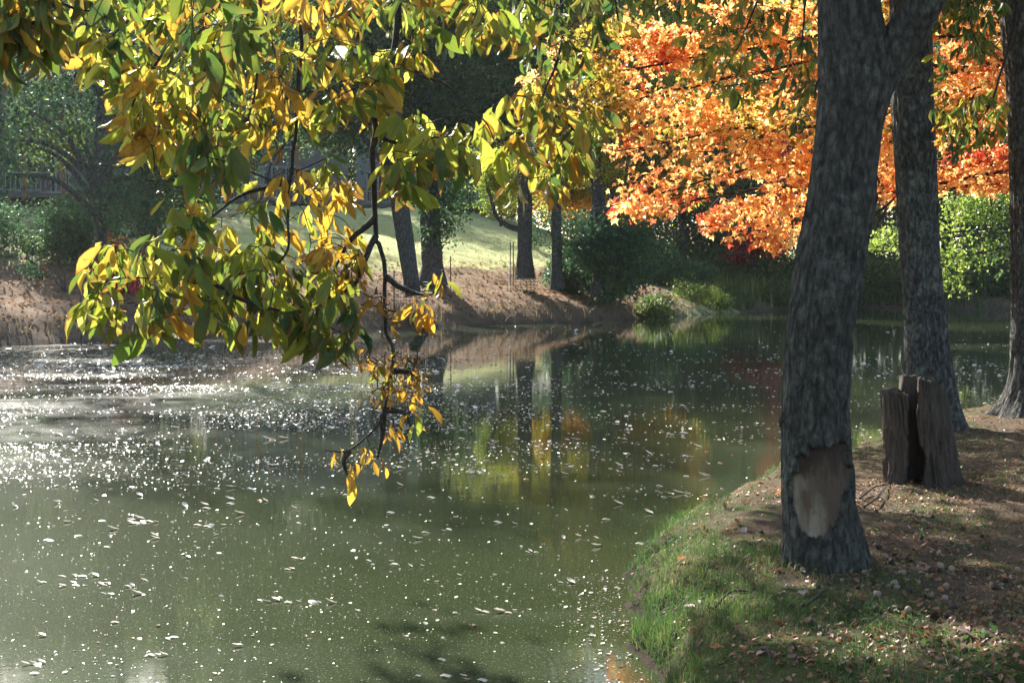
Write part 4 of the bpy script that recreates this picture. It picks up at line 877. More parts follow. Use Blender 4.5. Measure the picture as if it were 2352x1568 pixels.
# ------------------------------------------------------------------ far woodland trees (copies of four)
def wood_proto(name, mats, seed, h=20, w=5.0, mixw=None, base=1.5):
    rg = np.random.default_rng(seed); root = empty(name, (0, 0, 0), '', 'tree')
    tb = Tubes(); P = resample([[0, 0, -.5], [.15, 0, h * .3], [-.2, .1, h * .6], [.1, 0, h * .95]], 20); tb.add(P, np.linspace(.35, .06, 20), 10); tb.build('trunk', BARKF, root)
    lobes = []
    tb = Tubes()
    for q in range(15):
        z = base + 1.5 + (h - base - 2) * (q / 14.) ; rw = w * (1 - .55 * abs(q / 14. - .4) * 1.4); a = q * 2.4 + rg.uniform(0, 1)
        c = np.array([math.cos(a) * rw * .55, math.sin(a) * rw * .55, z]); lobes.append((*c, rw * .5, rw * .5, rw * .34))
        s_ = P[min(19, int(q / 14 * 16) + 1)]; tb.add(resample([s_, (s_ + c) / 2 + [0, 0, .3], c], 8), np.linspace(.1, .03, 8), 6)
    tb.build('limbs', BARKF, root)
    crown('crown', lobes, 1100, 20, .25, mats, root, seed, .5, mixw=mixw, carve=False)
    return root
protos = [wood_proto('woodland_tree', [FARG, FARW], 301, 21, 5.2, [.6, .4]), wood_proto('woodland_tree', [FARW], 302, 18, 4.6), wood_proto('woodland_tree', [FARW, FARY], 303, 20, 5.0, [.6, .4]), wood_proto('woodland_tree', [FARW, FARO], 304, 16, 4.4, [.5, .5])]
placed = [False] * 4
def place(k, x, y, rz, sc, label, group='trees of the wood beyond the pond'):
    z = gz(x, y)
    if not placed[k]:
        o = protos[k]; placed[k] = True; o.location = (x, y, z); o.rotation_euler = (0, 0, rz); o.scale = (sc,) * 3; tag(o, label, 'tree', group)
    else: dup(protos[k], (x, y, z), rz, sc, label=label, group=group)
spots = [(1, 9.5, 72, 0.3, .75, 'olive woodland tree just behind the grassy mound'), (0, 13.5, 74, 1.3, .85, 'dark woodland tree left of the crimson leaves'),
         (2, 17.5, 72, 2.1, .75, 'yellowing woodland tree above the reeds'), (1, 22.5, 80, 4.0, .95, 'olive woodland tree behind the gnawed hickory trunk'),
         (0, 27, 80, 5.1, .95, 'dark woodland tree between the two grey trunks'), (1, 31, 78, .9, .9, 'olive woodland tree behind the lime-leaved boughs'),
         (2, 35, 74, 2.8, .9, 'yellowing woodland tree at the right end of the far shore'), (0, 38, 66, 3.7, .9, 'dark woodland tree beside the right-hand trunk'),
         (3, 6.5, 80, 1.1, .9, 'russet woodland tree at the back of the lawn'), (0, 3.0, 90, 2.2, .85, 'dark tree rising behind the house gap'),
         (1, 44, 60, .2, 1, 'olive woodland tree beyond the right edge of the frame'), (0, 15, 86, 3.3, 1.15, 'tall dark woodland tree in the second row'),
         (1, 22, 92, 5.3, 1.2, 'tall olive woodland tree in the second row'), (2, 30, 94, 1.7, 1.2, 'tall yellowing tree at the back of the wood'),
         (0, 38, 90, .6, 1.2, 'tall dark tree at the back of the wood, right side'), (1, 8, 92, 4.6, 1.2, 'tall olive tree at the back, above the mound')]
for s_ in spots: place(*s_)
for q, (x, y, k, sc) in enumerate([(-36, 74, 0, 1.2), (-30, 86, 1, 1.2), (-25, 72, 0, 1.0), (-20, 78, 2, .95), (-15, 108, 1, 1.1), (-8, 110, 0, 1.05), (0, 110, 1, 1.1), (8, 110, 0, 1.1), (-30, 62, 0, .9), (-26, 50, 1, .85)]):
    place(k, x, y, q * 1.3, sc, ['dark tall tree behind the left house', 'olive tree behind the left house', 'dark tree rising over the left house roof', 'yellowing tree between the two houses', 'olive tree behind the blue-grey house', 'dark tree behind the blue-grey house', 'olive tree right of the blue-grey house', 'dark tree at the back, right of the lawn', 'dark tree at the left edge beside the house', 'olive tree at the left edge nearest the bank'][q], 'trees behind the houses')
for q in range(24):
    place(q % 3, -82 + q * 6.2 + (q * 37 % 5) * .5, 114 + (q * 53 % 11), q * 1.9, 1.35 + .05 * (q * 7 % 5), 'tall tree in the dense wood closing the background', 'tall trees closing the background')
# crimson tree and lime boughs on the far side
cr = empty('small_maple', (pt(1722, 640, 70)[0], 70, gz(pt(1722, 640, 70)[0], 70)), 'small crimson-leaved tree at the edge of the wood', 'tree')
tb = Tubes(); c_ = pt(1722, 575, 70); g0 = np.array(cr.location); tb.add(resample([g0, (g0 + c_) / 2 + [.2, 0, 0], c_], 10), np.linspace(.1, .04, 10), 7); tb.build('trunk', BARKF, cr)
crown('crown', [L_(1722, 570, 70, 1.0, 1, .6), L_(1700, 590, 70, .7, .7, .5), L_(1745, 560, 70, .9, .8, .6), L_(1785, 560, 69, .7, .7, .9), L_(1780, 460, 69, .8, .8, 1.3), L_(1790, 350, 69, .8, .8, 1.6)], 190, 20, .18, [REDL], cr, 240, .25, carve=False)
lm = empty('lime_leaved_tree', (19.5, 36.5, gz(19.5, 36.5)), 'bright lime-green boughs reaching over the water at right', 'tree')
g0 = np.array(lm.location); tb = Tubes(); tr_ = resample([g0, g0 + [-.3, 0, 2.5], g0 + [-.4, 0, 5], g0 + [-.3, 0, 9]], 20); tb.add(tr_, np.linspace(.28, .08, 20), 12); tb.build('trunk', BARKF, lm)
ll = [L_(2110, 540, 37, 1.1, .9, .45), L_(2040, 560, 37, .7, .7, .3), L_(2220, 520, 37, 1.0, 1, .45), L_(2300, 470, 37, 1.3, 1, .6), L_(2200, 590, 36.5, .8, .7, .35), L_(2290, 570, 36.5, .9, .8, .4), L_(2330, 630, 36.5, .6, .6, .3), L_(2190, 640, 36.5, .45, .5, .3), L_(2250, 460, 37.5, 1.3, 1, .6), L_(2350, 540, 37, 1, 1, .8)]
tb = Tubes()
for l in ll + [(17, 36, 8, 0, 0, 0), (19, 37, 10, 0, 0, 0)]:
    s_ = tr_[8]; e = np.array(l[:3]); tb.add(resample([s_, (s_ + e) / 2 + [0, 0, .6], e], 12), np.linspace(.08, .02, 12), 6)
tb.build('limbs', BARKF, lm)
crown('crown', ll + [(17, 36, 8, 2.4, 2.4, 1.8), (20, 37, 10.5, 3, 3, 2.5), (22, 36, 7, 2.4, 2.4, 2)], 470, 26, .13, [FARL, FARW], lm, 241, .26, flat=.45, mixw=[.75, .25])

# ------------------------------------------------------------------ shrubs, reeds
def shrub(label, lobes, mats, seed, n=160, leaf=.12, per=22, name='shrub', group='shrubs along the far bank', spread=.2, mixw=None):
    x, y = lobes[0][0], lobes[0][1]; root = empty(name, (x, y, gz(x, y)), label, 'shrub', group); g0 = np.array(root.location)
    tb = Tubes(); rg = np.random.default_rng(seed)
    for l in lobes:
        for _ in range(3):
            e = np.array(l[:3]) + rg.normal(0, .25, 3) * np.array(l[3:]); tb.add(resample([g0 + rg.normal(0, .06, 3) * [1, 1, 0] - [0, 0, .05], (g0 + e) / 2 + rg.normal(0, .06, 3), e], 8), np.linspace(.025, .008, 8), 5)
    tb.build('stems', BARKF, root); crown('foliage', lobes, n, per, leaf, mats, root, seed, spread, mixw=mixw, carve=False); return root
def gl(px, Y, dz, rx, ry, rz):
    x = (px - CX) / F * Y; return (x, Y, gz(x, Y) + dz, rx, ry, rz)
shrub('pale pink and cream shrub between the two left trunks', [gl(285, 41, .6, .6, .5, .6), gl(270, 41, 1.2, .5, .5, .5)], [REDL, FARY], 401, 120, mixw=[.4, .6])
shrub('tangled orange-tinged bush on the left bank', [gl(150, 40.5, .4, .8, .6, .35), gl(100, 41, .4, .6, .5, .35)], [FARO, FARG], 402, 90, mixw=[.3, .7])
shrub('dark green bush below the left house', [gl(60, 44, 1.0, 2.0, 1.2, .9), gl(140, 44, .9, 1.6, 1.2, .8)], [FARG], 403, 420, .13)
shrub('dark bush right of the left house', [gl(190, 46, 1.0, 1.4, 1.2, 1.2)], [FARG, FARW], 404, 260, .13, mixw=[.6, .4])
shrub('rounded green shrub at the water under the mound', [gl(1500, 56, .5, .6, .6, .5), gl(1520, 57, .4, .5, .5, .4)], [FARW], 405, 120)
shrub('bright green bramble on the tip of the mound', [gl(1620, 62.2, .4, 1.0, .8, .45), gl(1580, 62.5, .5, .7, .6, .4), gl(1650, 63, .3, .7, .7, .3)], [FARL, FARW], 406, 240, .13)
shrub('dark bushes closing the gap right of the lawn', [gl(1290, 70, 1.3, 2.2, 1, 1.5), gl(1370, 71, 1.3, 1.6, 1, 1.5)], [FARG], 430, 420, .14)
shrub('dark shrub wall left of the slim trunk', [gl(1325, 55.5, .9, 1.1, .9, .95), gl(1290, 56, .7, .7, .8, .7), gl(1400, 55.5, 1.0, 1.1, .9, 1.0)], [FARG], 407, 520, .13)
shrub('grey-green waterside bush right of the reeds', [gl(1790, 67.5, .6, 1.4, .8, .6), gl(1700, 67, .4, 1.2, .7, .4)], [FARW], 408, 240, .13)
for q, (px, Y, lab) in enumerate([(2020, 73.5, 'pale waterside bush between the two grey trunks'), (2110, 72.5, 'low bush behind the second grey trunk'), (2230, 70.5, 'dark low bush under the lime boughs'), (2330, 69.5, 'dark low bush at the right edge of the far shore'), (1900, 71, 'low bush behind the gnawed trunk'), (1560, 66, 'dark undergrowth bush behind the mound'), (1650, 69, 'olive undergrowth bush behind the reeds')]):
    shrub(lab, [gl(px, Y + .8, .7, 2.2, .9, .8), gl(px - 50, Y + 1.2, 1.1, 1.6, .9, 1.1)], [[FARY, FARW], [FARW], [FARG], [FARG], [FARW], [FARG], [FARW]][q], 410 + q, 300, .15)
ur = np.random.default_rng(9); us = []
n = 42000; ux = ur.uniform(6, 44, n); uy = ur.uniform(70, 84, n); ux[:9000] = ur.uniform(11, 34, 9000); uy[:9000] = ur.uniform(69, 74, 9000); ux[26000:] = ur.uniform(-40, 20, 16000); uy[26000:] = ur.uniform(87, 95, 16000); uzb, us_, _ = terrain(ux, uy); kk = (us_ > .15) & ((ux > 11) | (us_ > .8) | (uy > 85))
ux, uy, uzb = ux[kk], uy[kk], uzb[kk]; hgt = (np.where(uy > 85, 3.2, 1.2) + 1.6 * (fbm(np.stack([ux * .5, uy * .5, ux * 0], 1), 2, 3) + .5)) * ur.random(len(ux)) ** .7
P = np.stack([ux, uy, uzb + np.maximum(hgt, .05)], 1)
V, Fq, M, U = scatter(QT, P, basis(norm(ur.normal(size=(len(P), 3))), ur.uniform(-3, 3, len(P))), ur.uniform(.16, .34, len(P)))
tag(mk('undergrowth', V, Fq, FARW, smooth=False), 'tangled green undergrowth along the far shore and wood floor', 'undergrowth', kind='stuff')
def blades(name, P, h, w_, lean, mats, seed, label, cat, segs=3, mi=None):
    rg = np.random.default_rng(seed); n = len(P); az = rg.uniform(0, 6.283, n); fa = rg.uniform(0, 6.283, n)
    d = np.stack([np.cos(az), np.sin(az)], 1); s_ = np.stack([np.cos(fa), np.sin(fa), 0 * fa], 1); ln = lean * rg.random(n)
    rows = []
    for k in range(segs + 1):
        u = k / segs; c = P + np.stack([d[:, 0] * ln * u * u * h, d[:, 1] * ln * u * u * h, h * u * (1 - .25 * ln * u)], 1); ww = w_ * (1 - u) ** .7
        ww = ww if np.ndim(ww) else np.full(n, ww)
        if k < segs: rows += [c - s_ * ww[:, None], c + s_ * ww[:, None]]
        else: rows.append(c)
    V = np.stack(rows, 1); m_ = V.shape[1]; b_ = (np.arange(n) * m_)[:, None]
    Q = np.concatenate([b_ + np.array([[2 * k, 2 * k + 1, 2 * k + 3, 2 * k + 2]]) for k in range(segs - 1)]); Tt = b_ + np.array([[2 * segs - 2, 2 * segs - 1, 2 * segs]])
    return tag(mk(name, V.reshape(-1, 3), [Q, Tt], mats), label, cat, kind='stuff')
rr = np.random.default_rng(12)
n = 520; px_ = rr.uniform(1625, 1840, n); Yr = rr.uniform(66.5, 71, n); rx_ = (px_ - CX) / F * Yr; rz_, rs_, _ = terrain(rx_, Yr); kk = rs_ > .2
P = np.stack([rx_, Yr, rz_ - .05], 1)[kk]
blades('reeds', P, rr.uniform(.7, 1.7, len(P)), .035, .35, REED, 13, 'tall pale reeds standing on the far shore', 'reeds')

# ------------------------------------------------------------------ grass and litter on the near bank
def near_pts(n, rg, x=(-.5, 7.5), y=(3.6, 16)):
    # even density over the picture: more points near the camera
    Yv = 1 / rg.uniform(1 / y[1], 1 / y[0], n); xv = rg.uniform(x[0], x[1], n)
    zv, sv, kv = terrain(xv, Yv); return np.stack([xv, Yv, zv], 1), sv
g1 = np.random.default_rng(21)
P, sv = near_pts(120000, g1, (.2, 4.5), (4.4, 12.5)); d_ = fbm(P * [1.8, 1.8, 0], 3, 61)
q = pix(P); dens = np.exp(-np.maximum(sv - .05, 0) / .20) * .75 * sstep(2.6, 1.4, P[:, 0]) + .12 * (P[:, 1] < 6.4) + .05
kk = (sv > -.02) & (sv > .0) & (g1.random(len(P)) < np.clip(dens + d_ * .9, 0, 1)) & (q[:, 0] > 1350) & (q[:, 0] < 2400) & (q[:, 1] < 1620)
P = P[kk]; sv = sv[kk]; hh = g1.uniform(.022, .065, len(P)) * (1 + .9 * np.exp(-sv / .2)) * (1 + .8 * np.clip(d_[kk], -.6, 1)) * (1 + .6 * fbm(P * 2.5, 2, 4)) * np.interp(P[:, 0], [1.4, 2.6], [1, .5])
blades('grass', P, hh, .0022, 1.1, GRASS, 22, 'lush green grass fringing the near shore', 'grass'); print('grass', len(P))
P, sv = near_pts(150000, g1, (.6, 7.5), (4.4, 17)); d_ = fbm(P * [1.2, 1.2, 0], 3, 62); q = pix(P)
kk = (sv > .03) & (g1.random(len(P)) < np.clip(.42 + d_ * .9, .04, .9)) & (q[:, 0] > 1400) & (q[:, 0] < 2400) & (q[:, 1] < 1620); P = P[kk]
blades('dry_grass', P, g1.uniform(.012, .045, len(P)), .0018, 2.2, [STRAW], 23, 'short sparse grass and straw on the shaded bank', 'grass', 2); print('straw', len(P))
# broad little weeds
P, sv = near_pts(9000, g1, (.8, 6), (4.4, 11)); d_ = fbm(P * [1.5, 1.5, 0], 3, 66); q = pix(P)
kk = (sv > .1) & (d_ > .12) & (q[:, 0] > 1450) & (q[:, 0] < 2400) & (q[:, 1] < 1620); P = P[kk]; n = len(P)
V, Fq, M, U = scatter(QT, P + [0, 0, .012], basis(norm(g1.normal(size=(n, 3)) * [1, 1, .3] + [0, 0, .35]), g1.normal(0, .5, n)), g1.uniform(.02, .05, n))
tag(mk('weeds', V, Fq, GRASS), 'small broad-leaved weeds in the bank turf', 'weeds', kind='stuff')
# litter
LT = [leaf_template(.5, .5, .1, .04, na=5, nc=2, wid=.28), leaf_template(-.4, .6, -.1, .04, na=5, nc=2, wid=.25), leaf_template(1.0, .3, .1, .05, na=5, nc=2, wid=.3)]
LT = [(v, f_, u) for v, f_, u in LT]
P, sv = near_pts(52000, g1, (.6, 7.5), (4.4, 17)); q = pix(P); d_ = fbm(P * [1.1, 1.1, 0], 3, 71)
kk = (sv > .05) & (g1.random(len(P)) < np.clip(.30 + d_ * .7 + .25 * (q[:, 0] > 1900), .05, .8)) & (q[:, 0] > 1400) & (q[:, 0] < 2400) & (q[:, 1] < 1620); P = P[kk]; n = len(P)
V, Fq, M, U = scatter(LT, P + [0, 0, .008], basis(norm(g1.normal(size=(n, 3)) * [1, 1, .18]), g1.normal(0, .5, n)), g1.uniform(.012, .045, n))
tag(mk('leaf_litter', V, Fq, LITTER), 'fine brown crumbled leaf litter on the near bank', 'leaf litter', kind='stuff')
# far bank litter + short lawn tufts
P = np.stack([g1.uniform(-16, 9, 30000), g1.uniform(34, 62, 30000), np.zeros(30000)], 1); zv, sv, kv = terrain(P[:, 0], P[:, 1]); P[:, 2] = zv + .02
kk = (sv > .4) & (sv < 9) & (g1.random(len(P)) < .9 - sv * .06); P = P[kk]; n = len(P)
V, Fq, M, U = scatter(QT, P, basis(norm(g1.normal(size=(n, 3)) * [1, 1, .25]), g1.normal(0, .4, n)), g1.uniform(.09, .17, n))
tag(mk('leaf_litter', V, Fq, LITF), 'reddish fallen leaves strewn over the far bank', 'leaf litter', kind='stuff')
P = np.stack([g1.uniform(-16, 30, 60000), g1.uniform(32, 75, 60000), np.zeros(60000)], 1); zv, sv, kv = terrain(P[:, 0], P[:, 1]); P[:, 2] = zv - .02
kk = (sv > .05) & (sv < 1.3) & (g1.random(len(P)) < .6); P = P[kk]
blades('bank_grass', P, g1.uniform(.15, .5, len(P)), .018, 1.0, [STRAW], 24, 'rough grass hanging at the foot of the far bank', 'grass', 2)
P = np.stack([g1.uniform(11, 36, 30000), g1.uniform(60, 76, 30000), np.zeros(30000)], 1); zv, sv, kv = terrain(P[:, 0], P[:, 1]); P[:, 2] = zv - .02
kk = (sv > .03) & (sv < 1.5) & (fbm(P * .7, 2, 8) > -.25); P = P[kk]
blades('shore_grass', P, g1.uniform(.25, .95, len(P)), .03, .9, [GRASS, REED], 26, 'tall green and straw grass lining the distant right shore', 'grass', 2)
P = np.stack([g1.uniform(-8, 13, 9000), g1.uniform(50, 76, 9000), np.zeros(9000)], 1); zv, sv, kv = terrain(P[:, 0], P[:, 1]); P[:, 2] = zv - .01
kk = (sv > 3); P = P[kk]
blades('lawn_grass', P, g1.uniform(.04, .10, len(P)), .02, .8, [REED], 25, 'sunlit mown lawn on the far slope', 'grass', 2)

# individually visible leaves, husks, twigs on the near bank
ML = maple_template()
def one_leaf(name, kind, loc, size, rz, tilt, mat, label, cat, group=None, tpl=None):
    tv, tf, tu = tpl
    c, s = math.cos(tilt), math.sin(tilt)
    o = mk(name, (tv - [.4, 0, 0]) * size @ np.array([[c, 0, s], [0, 1, 0], [-s, 0, c]]), tf, mat, uv=tu)
    o.location = tuple(map(float, loc)); o.rotation_euler = (0, 0, rz); return tag(o, label, cat, group)
big = [(2222, 1460, .10, PALEF, LT[0], 'pinkish curled leaf alone at lower right'), (1648, 1482, .075, ORANGEF, ML, 'orange maple leaf, left one of the pair near the bottom'), (1695, 1497, .05, ORANGEF, ML, 'small orange maple leaf right of its larger twin near the bottom'),
       (1592, 1395, .075, PALEF, ML, 'pale pink maple leaf in the shore grass'), (1565, 1292, .06, ORANGEF, LT[1], 'orange leaf in the grass left of the gnawed trunk'), (1664, 1218, .05, ORANGEF, ML, 'orange maple leaf at the top of the grassy shore'),
       (1706, 1222, .07, PALEF, LT[2], 'pale curled leaf beside the orange one on the grassy shore'), (1790, 1140, .07, ORANGEF, LT[1], 'rust leaf touching the left side of the gnawed trunk'), (2346, 1195, .06, ORANGEF, ML, 'orange leaf at the right edge of the frame'),
       (1740, 1290, .05, ORANGEF, ML, 'orange leaf left of the foot of the gnawed trunk'), (1845, 1372, .06, PALEF, ML, 'pale maple leaf just below the gnawed trunk'), (2000, 1330, .06, LITTER, LT[0], 'brown leaf right of the gnawed trunk foot')]
def on_ground(px, py):
    z = .4
    for _ in range(8):
        p = ptz(px, py, z); z = gz(p[0], p[1])
    return ptz(px, py, z)
for q, (px, py, sz_, mt, tp, lb) in enumerate(big):
    p = on_ground(px, py); one_leaf('fallen_leaf', 0, p + [0, 0, .02], sz_ * 1.3, q * 1.7, .3 if q % 2 else -.25, mt, lb, 'leaf', None, tp)
srcs = [one_leaf('fallen_leaf', 0, (0, 0, 0), .05, 0, .2, mt, 'dry curled leaf lying on the near bank', 'leaf', 'dry leaves scattered over the near bank', tp) for mt, tp in ((LITTER, LT[0]), (LITTER, LT[1]), (LITTER, LT[2]), (ORANGEF, ML), (LITTER, ML), (PALEF, LT[0]))]
ip, isv = near_pts(1400, g1, (.8, 6.5), (4.6, 15)); qq = pix(ip); ok = (isv > .12) & (qq[:, 0] > 1460) & (qq[:, 0] < 2340) & (qq[:, 1] < 1560); ip = ip[ok][:150]
for q, p in enumerate(ip):
    k = [0, 1, 2, 0, 1, 3, 4, 0, 2, 5][q % 10]; s_ = g1.uniform(.6, 1.5); loc = (p[0], p[1], p[2] + .012)
    if q < 6: o = srcs[q]
    else: o = srcs[k].copy(); scene.collection.objects.link(o)
    o.location = loc; o.rotation_euler = (g1.normal(0, .2), g1.normal(0, .2), g1.uniform(0, 6.28)); o.scale = (s_,) * 3
# hickory husks and nuts
def blob(r_, seed, half=False):
    nu, nv = 12, 8; V = []; Fq = []
    for i in range(nv + 1):
        ph = math.pi * (i / nv) * (.55 if half else 1)
        for j in range(nu):
            a = 2 * math.pi * j / nu; k = 1 + .08 * math.cos(4 * a) + .05 * math.sin(seed + 3 * ph)
            V.append([r_ * k * math.sin(ph) * math.cos(a), r_ * k * math.sin(ph) * math.sin(a), -r_ * math.cos(ph) * .9])
    for i in range(nv):
        for j in range(nu): Fq.append([i * nu + j, i * nu + (j + 1) % nu, (i + 1) * nu + (j + 1) % nu, (i + 1) * nu + j])
    return np.array(V), np.array(Fq)
hs = []
for k, (mt, hf) in enumerate(((HUSK, False), (HUSK, True), (NUT, False), (NUT, True))):
    v, f_ = blob(.018, k, hf); o = mk('nut' if not hf else 'nut_husk', v, f_, mt); tag(o, ['dark whole nut on the soil by the gnawed trunk', 'dark split husk on the soil by the gnawed trunk', 'pale nut lying on the shaded bank', 'pale open husk half lying on the shaded bank'][k], 'nut', 'nuts and husks under the hickory'); hs.append(o)
cnt = 0
for q in range(110):
    px = g1.normal(2080, 120) if q % 3 else g1.uniform(1800, 2340); py = g1.normal(1330, 60) if q % 3 else g1.uniform(1180, 1560)
    if px < 1700 or px > 2345 or py < 1150 or py > 1560 or (1795 < px < 2000 and py < 1300): continue
    p = on_ground(px, py)
    if cnt < 4: o = hs[cnt]
    else: o = hs[[0, 1, 0, 3, 2, 1][q % 6]].copy(); scene.collection.objects.link(o)
    cnt += 1
    s_ = g1.uniform(.6, 1.15); o.location = tuple(p + [0, 0, .01]); o.rotation_euler = (g1.uniform(-1.2, 1.2), g1.uniform(-1.2, 1.2), g1.uniform(0, 6)); o.scale = (s_,) * 3
for q, (pp, lb) in enumerate([([(1895, 1575 - 60), (1760, 1500), (1765, 1530)], 'short dark curved twig near the bottom edge'), ([(1640, 1405), (1680, 1375), (1730, 1368), (1700, 1372)], 'thin twig lying in the grass below the trunk'), ([(1985, 1170), (2020, 1150), (2045, 1105)], 'bent twig between the trunk and the stump'), ([(1975, 1150), (2010, 1130), (2040, 1120)], 'fine twig lying left of the stump'), ([(1850, 1400), (1880, 1385), (1900, 1360)], 'thin grey twig below the gnawed trunk')]):
    if q == 0: pp = [(1750, 1500), (1766, 1515), (1770, 1545)]
    tb = Tubes(); C = np.array([on_ground(*z) + [0, 0, .02 + .02 * (k == 1)] for k, z in enumerate(pp)]); tb.add(resample(C, 12), np.linspace(.008, .003, 12), 6); o = tb.build('fallen_twig', TWIG); tag(o, lb, 'twig')
# log at the water line on the far bank
p = ptz(990, 742, .1); tb = Tubes(); tb.add(resample([ptz(1000, 745, .05), ptz(975, 735, .25), ptz(952, 728, .5)], 10), np.linspace(.12, .2, 10), 10)
tb.add(resample([ptz(962, 731, .4), ptz(956, 722, .75)], 4), [.08, .03, .02, .01], 6); tag(tb.build('drift_log', BARKF), 'dark drift log lying at the foot of the far bank', 'log')

# ------------------------------------------------------------------ leaves and flecks floating on the water
fl = np.random.default_rng(31)
def float_px(n, f):
    out = np.zeros((0, 2))
    while len(out) < n:
        x = fl.uniform(-20, 2352, 40000); y = 745 + (1568 - 745) * fl.random(40000)
        k = fl.random(40000) < f(x, y); out = np.vstack([out, np.stack([x[k], y[k]], 1)])
    return out[:n]
def on_water(q):
    W = np.array([ptz(a, b) for a, b in q]); zt, s_, _ = terrain(W[:, 0], W[:, 1]); return W[s_ < -.05]
G2 = lambda y, m_, w_: np.exp(-((y - m_) / w_) ** 2)
def dn(x, y):
    Yw = 5880 / (y - 625); Xw = (x - CX) / F * Yw
    f = fbm(np.stack([Xw * .35, Yw * .9, Xw * 0], 1), 3, 93)
    b_ = G2(y, 868, 45) * np.clip(1.7 - x / 700, .06, 2) + .34 * G2(y, 960, 110) * np.clip(1.35 - x / 1150, .12, 2) + .02 * (x > 900) * (y < 1150) + .010  # extra flecks in the left band stand in for sun glitter
    return np.clip(b_, 0, 1) * np.clip(.55 + f * 1.8, .08, 1)
W = np.vstack([on_water(float_px(15000, dn)), on_water(np.stack([fl.normal(1420, 55, 420), fl.uniform(1320, 1600, 420)], 1))]); n = len(W)
dist = W[:, 1]
D = norm(np.stack([fl.normal(size=n), fl.normal(size=n), fl.normal(0, .11, n)], 1))
V, Fq, M, U = scatter([(t_[0] * [1, 1.5, .5], t_[1], t_[2]) for t_ in LT], W + [0, 0, .006], basis(D, fl.normal(0, .12, n)), np.clip(.0024 * dist, .016, .08) * fl.uniform(.5, 1.0, n) * (1 + 1.2 * (fl.random(n) < .12)))
tag(mk('floating_flecks', V, Fq, FLOATM), 'pale leaf scraps afloat, massed at left to imitate sun glitter', 'floating scraps', kind='stuff')
W = on_water(float_px(3600, lambda x, y: .15 + .85 * G2(y, 1350, 200))); n = len(W)
D = norm(np.stack([fl.normal(size=n), fl.normal(size=n), fl.normal(0, .12, n)], 1))
V, Fq, M, U = scatter([quad_template(.4, .05)], W + [0, 0, .003], basis(D, fl.normal(0, .14, n)), np.clip(.0007 * W[:, 1], .003, .02) * fl.uniform(.5, 1.4, n))
tag(mk('pollen_flecks', V, Fq, FLOATM, smooth=False), 'tiny pale specks of dust floating on the water', 'floating specks', kind='stuff')
fsrc = [one_leaf('floating_leaf', 0, (0, 0, 0), .08, 0, .05, FLOATM, 'pale wet leaf floating flat on the pond', 'leaf', 'leaves floating on the pond', tp) for tp in LT[:2]] 
fs2 = one_leaf('floating_leaf', 0, (0, 0, 0), .07, 0, .05, ORANGEF, 'orange leaf floating on the pond', 'leaf', 'orange leaves floating on the pond', ML)
rows = []
for cx_, cy_, k in [(230, 1345, 9), (170, 1322, 5), (345, 1200, 5), (325, 1195, 3), (720, 1385, 5), (625, 1378, 5), (1120, 1406, 6), (350, 1505, 4), (40, 1525, 6), (1080, 1085, 4), (510, 1205, 3), (455, 1165, 3), (870, 1290, 2), (665, 1283, 3), (665, 1307, 2), (1310, 1338, 3), (1195, 1268, 3), (950, 1300, 3), (1025, 1215, 2), (545, 1122, 3), (300, 1365, 3), (225, 1365, 2), (90, 1340, 2), (340, 1332, 2), (1040, 1553, 3), (1100, 1562, 2), (1620, 1095, 3), (1600, 1050, 2), (1480, 1042, 2), (1300, 1010, 2), (1400, 1060, 1), (2240, 915, 3), (2265, 900, 2), (1545, 1140, 1), (620, 1010, 3), (440, 1030, 3), (120, 1000, 4), (300, 990, 4), (780, 985, 3)]:
    for _ in range(k): rows.append((cx_ + fl.normal(0, 5 + 5.5 * k), cy_ + fl.normal(0, 2.2)))
rows = rows + [tuple(a) for a in float_px(120, lambda x, y: .15 + .8 * (y > 950) * (y < 1250))]
cnt = 0
for q, (a, b) in enumerate(rows):
    p = ptz(a, b); 
    if terrain(p[:1], p[1:2])[1][0] > -.05: continue
    if cnt < 2: o = fsrc[cnt]
    else: o = fsrc[q % 2].copy(); scene.collection.objects.link(o)
    cnt += 1; s_ = fl.uniform(.5, 1.25) * np.clip(p[1] / 9, .85, 1.8)
    o.location = (p[0], p[1], .008); o.rotation_euler = (fl.normal(.10, .08), fl.normal(0, .08), fl.normal(0, .5) + math.pi * (q % 2)); o.scale = (s_, s_ * .9, s_ * .6)
for q, (a, b) in enumerate([(1527, 992), (1656, 1063), (1620, 1037), (1500, 960), (210, 1092), (600, 1150), (1300, 1020), (1210, 1100)]):
    p = ptz(a, b); o = fs2 if q == 0 else fs2.copy()
    if q: scene.collection.objects.link(o)
    o.location = (p[0], p[1], .01); o.rotation_euler = (0, 0, q * 1.1)

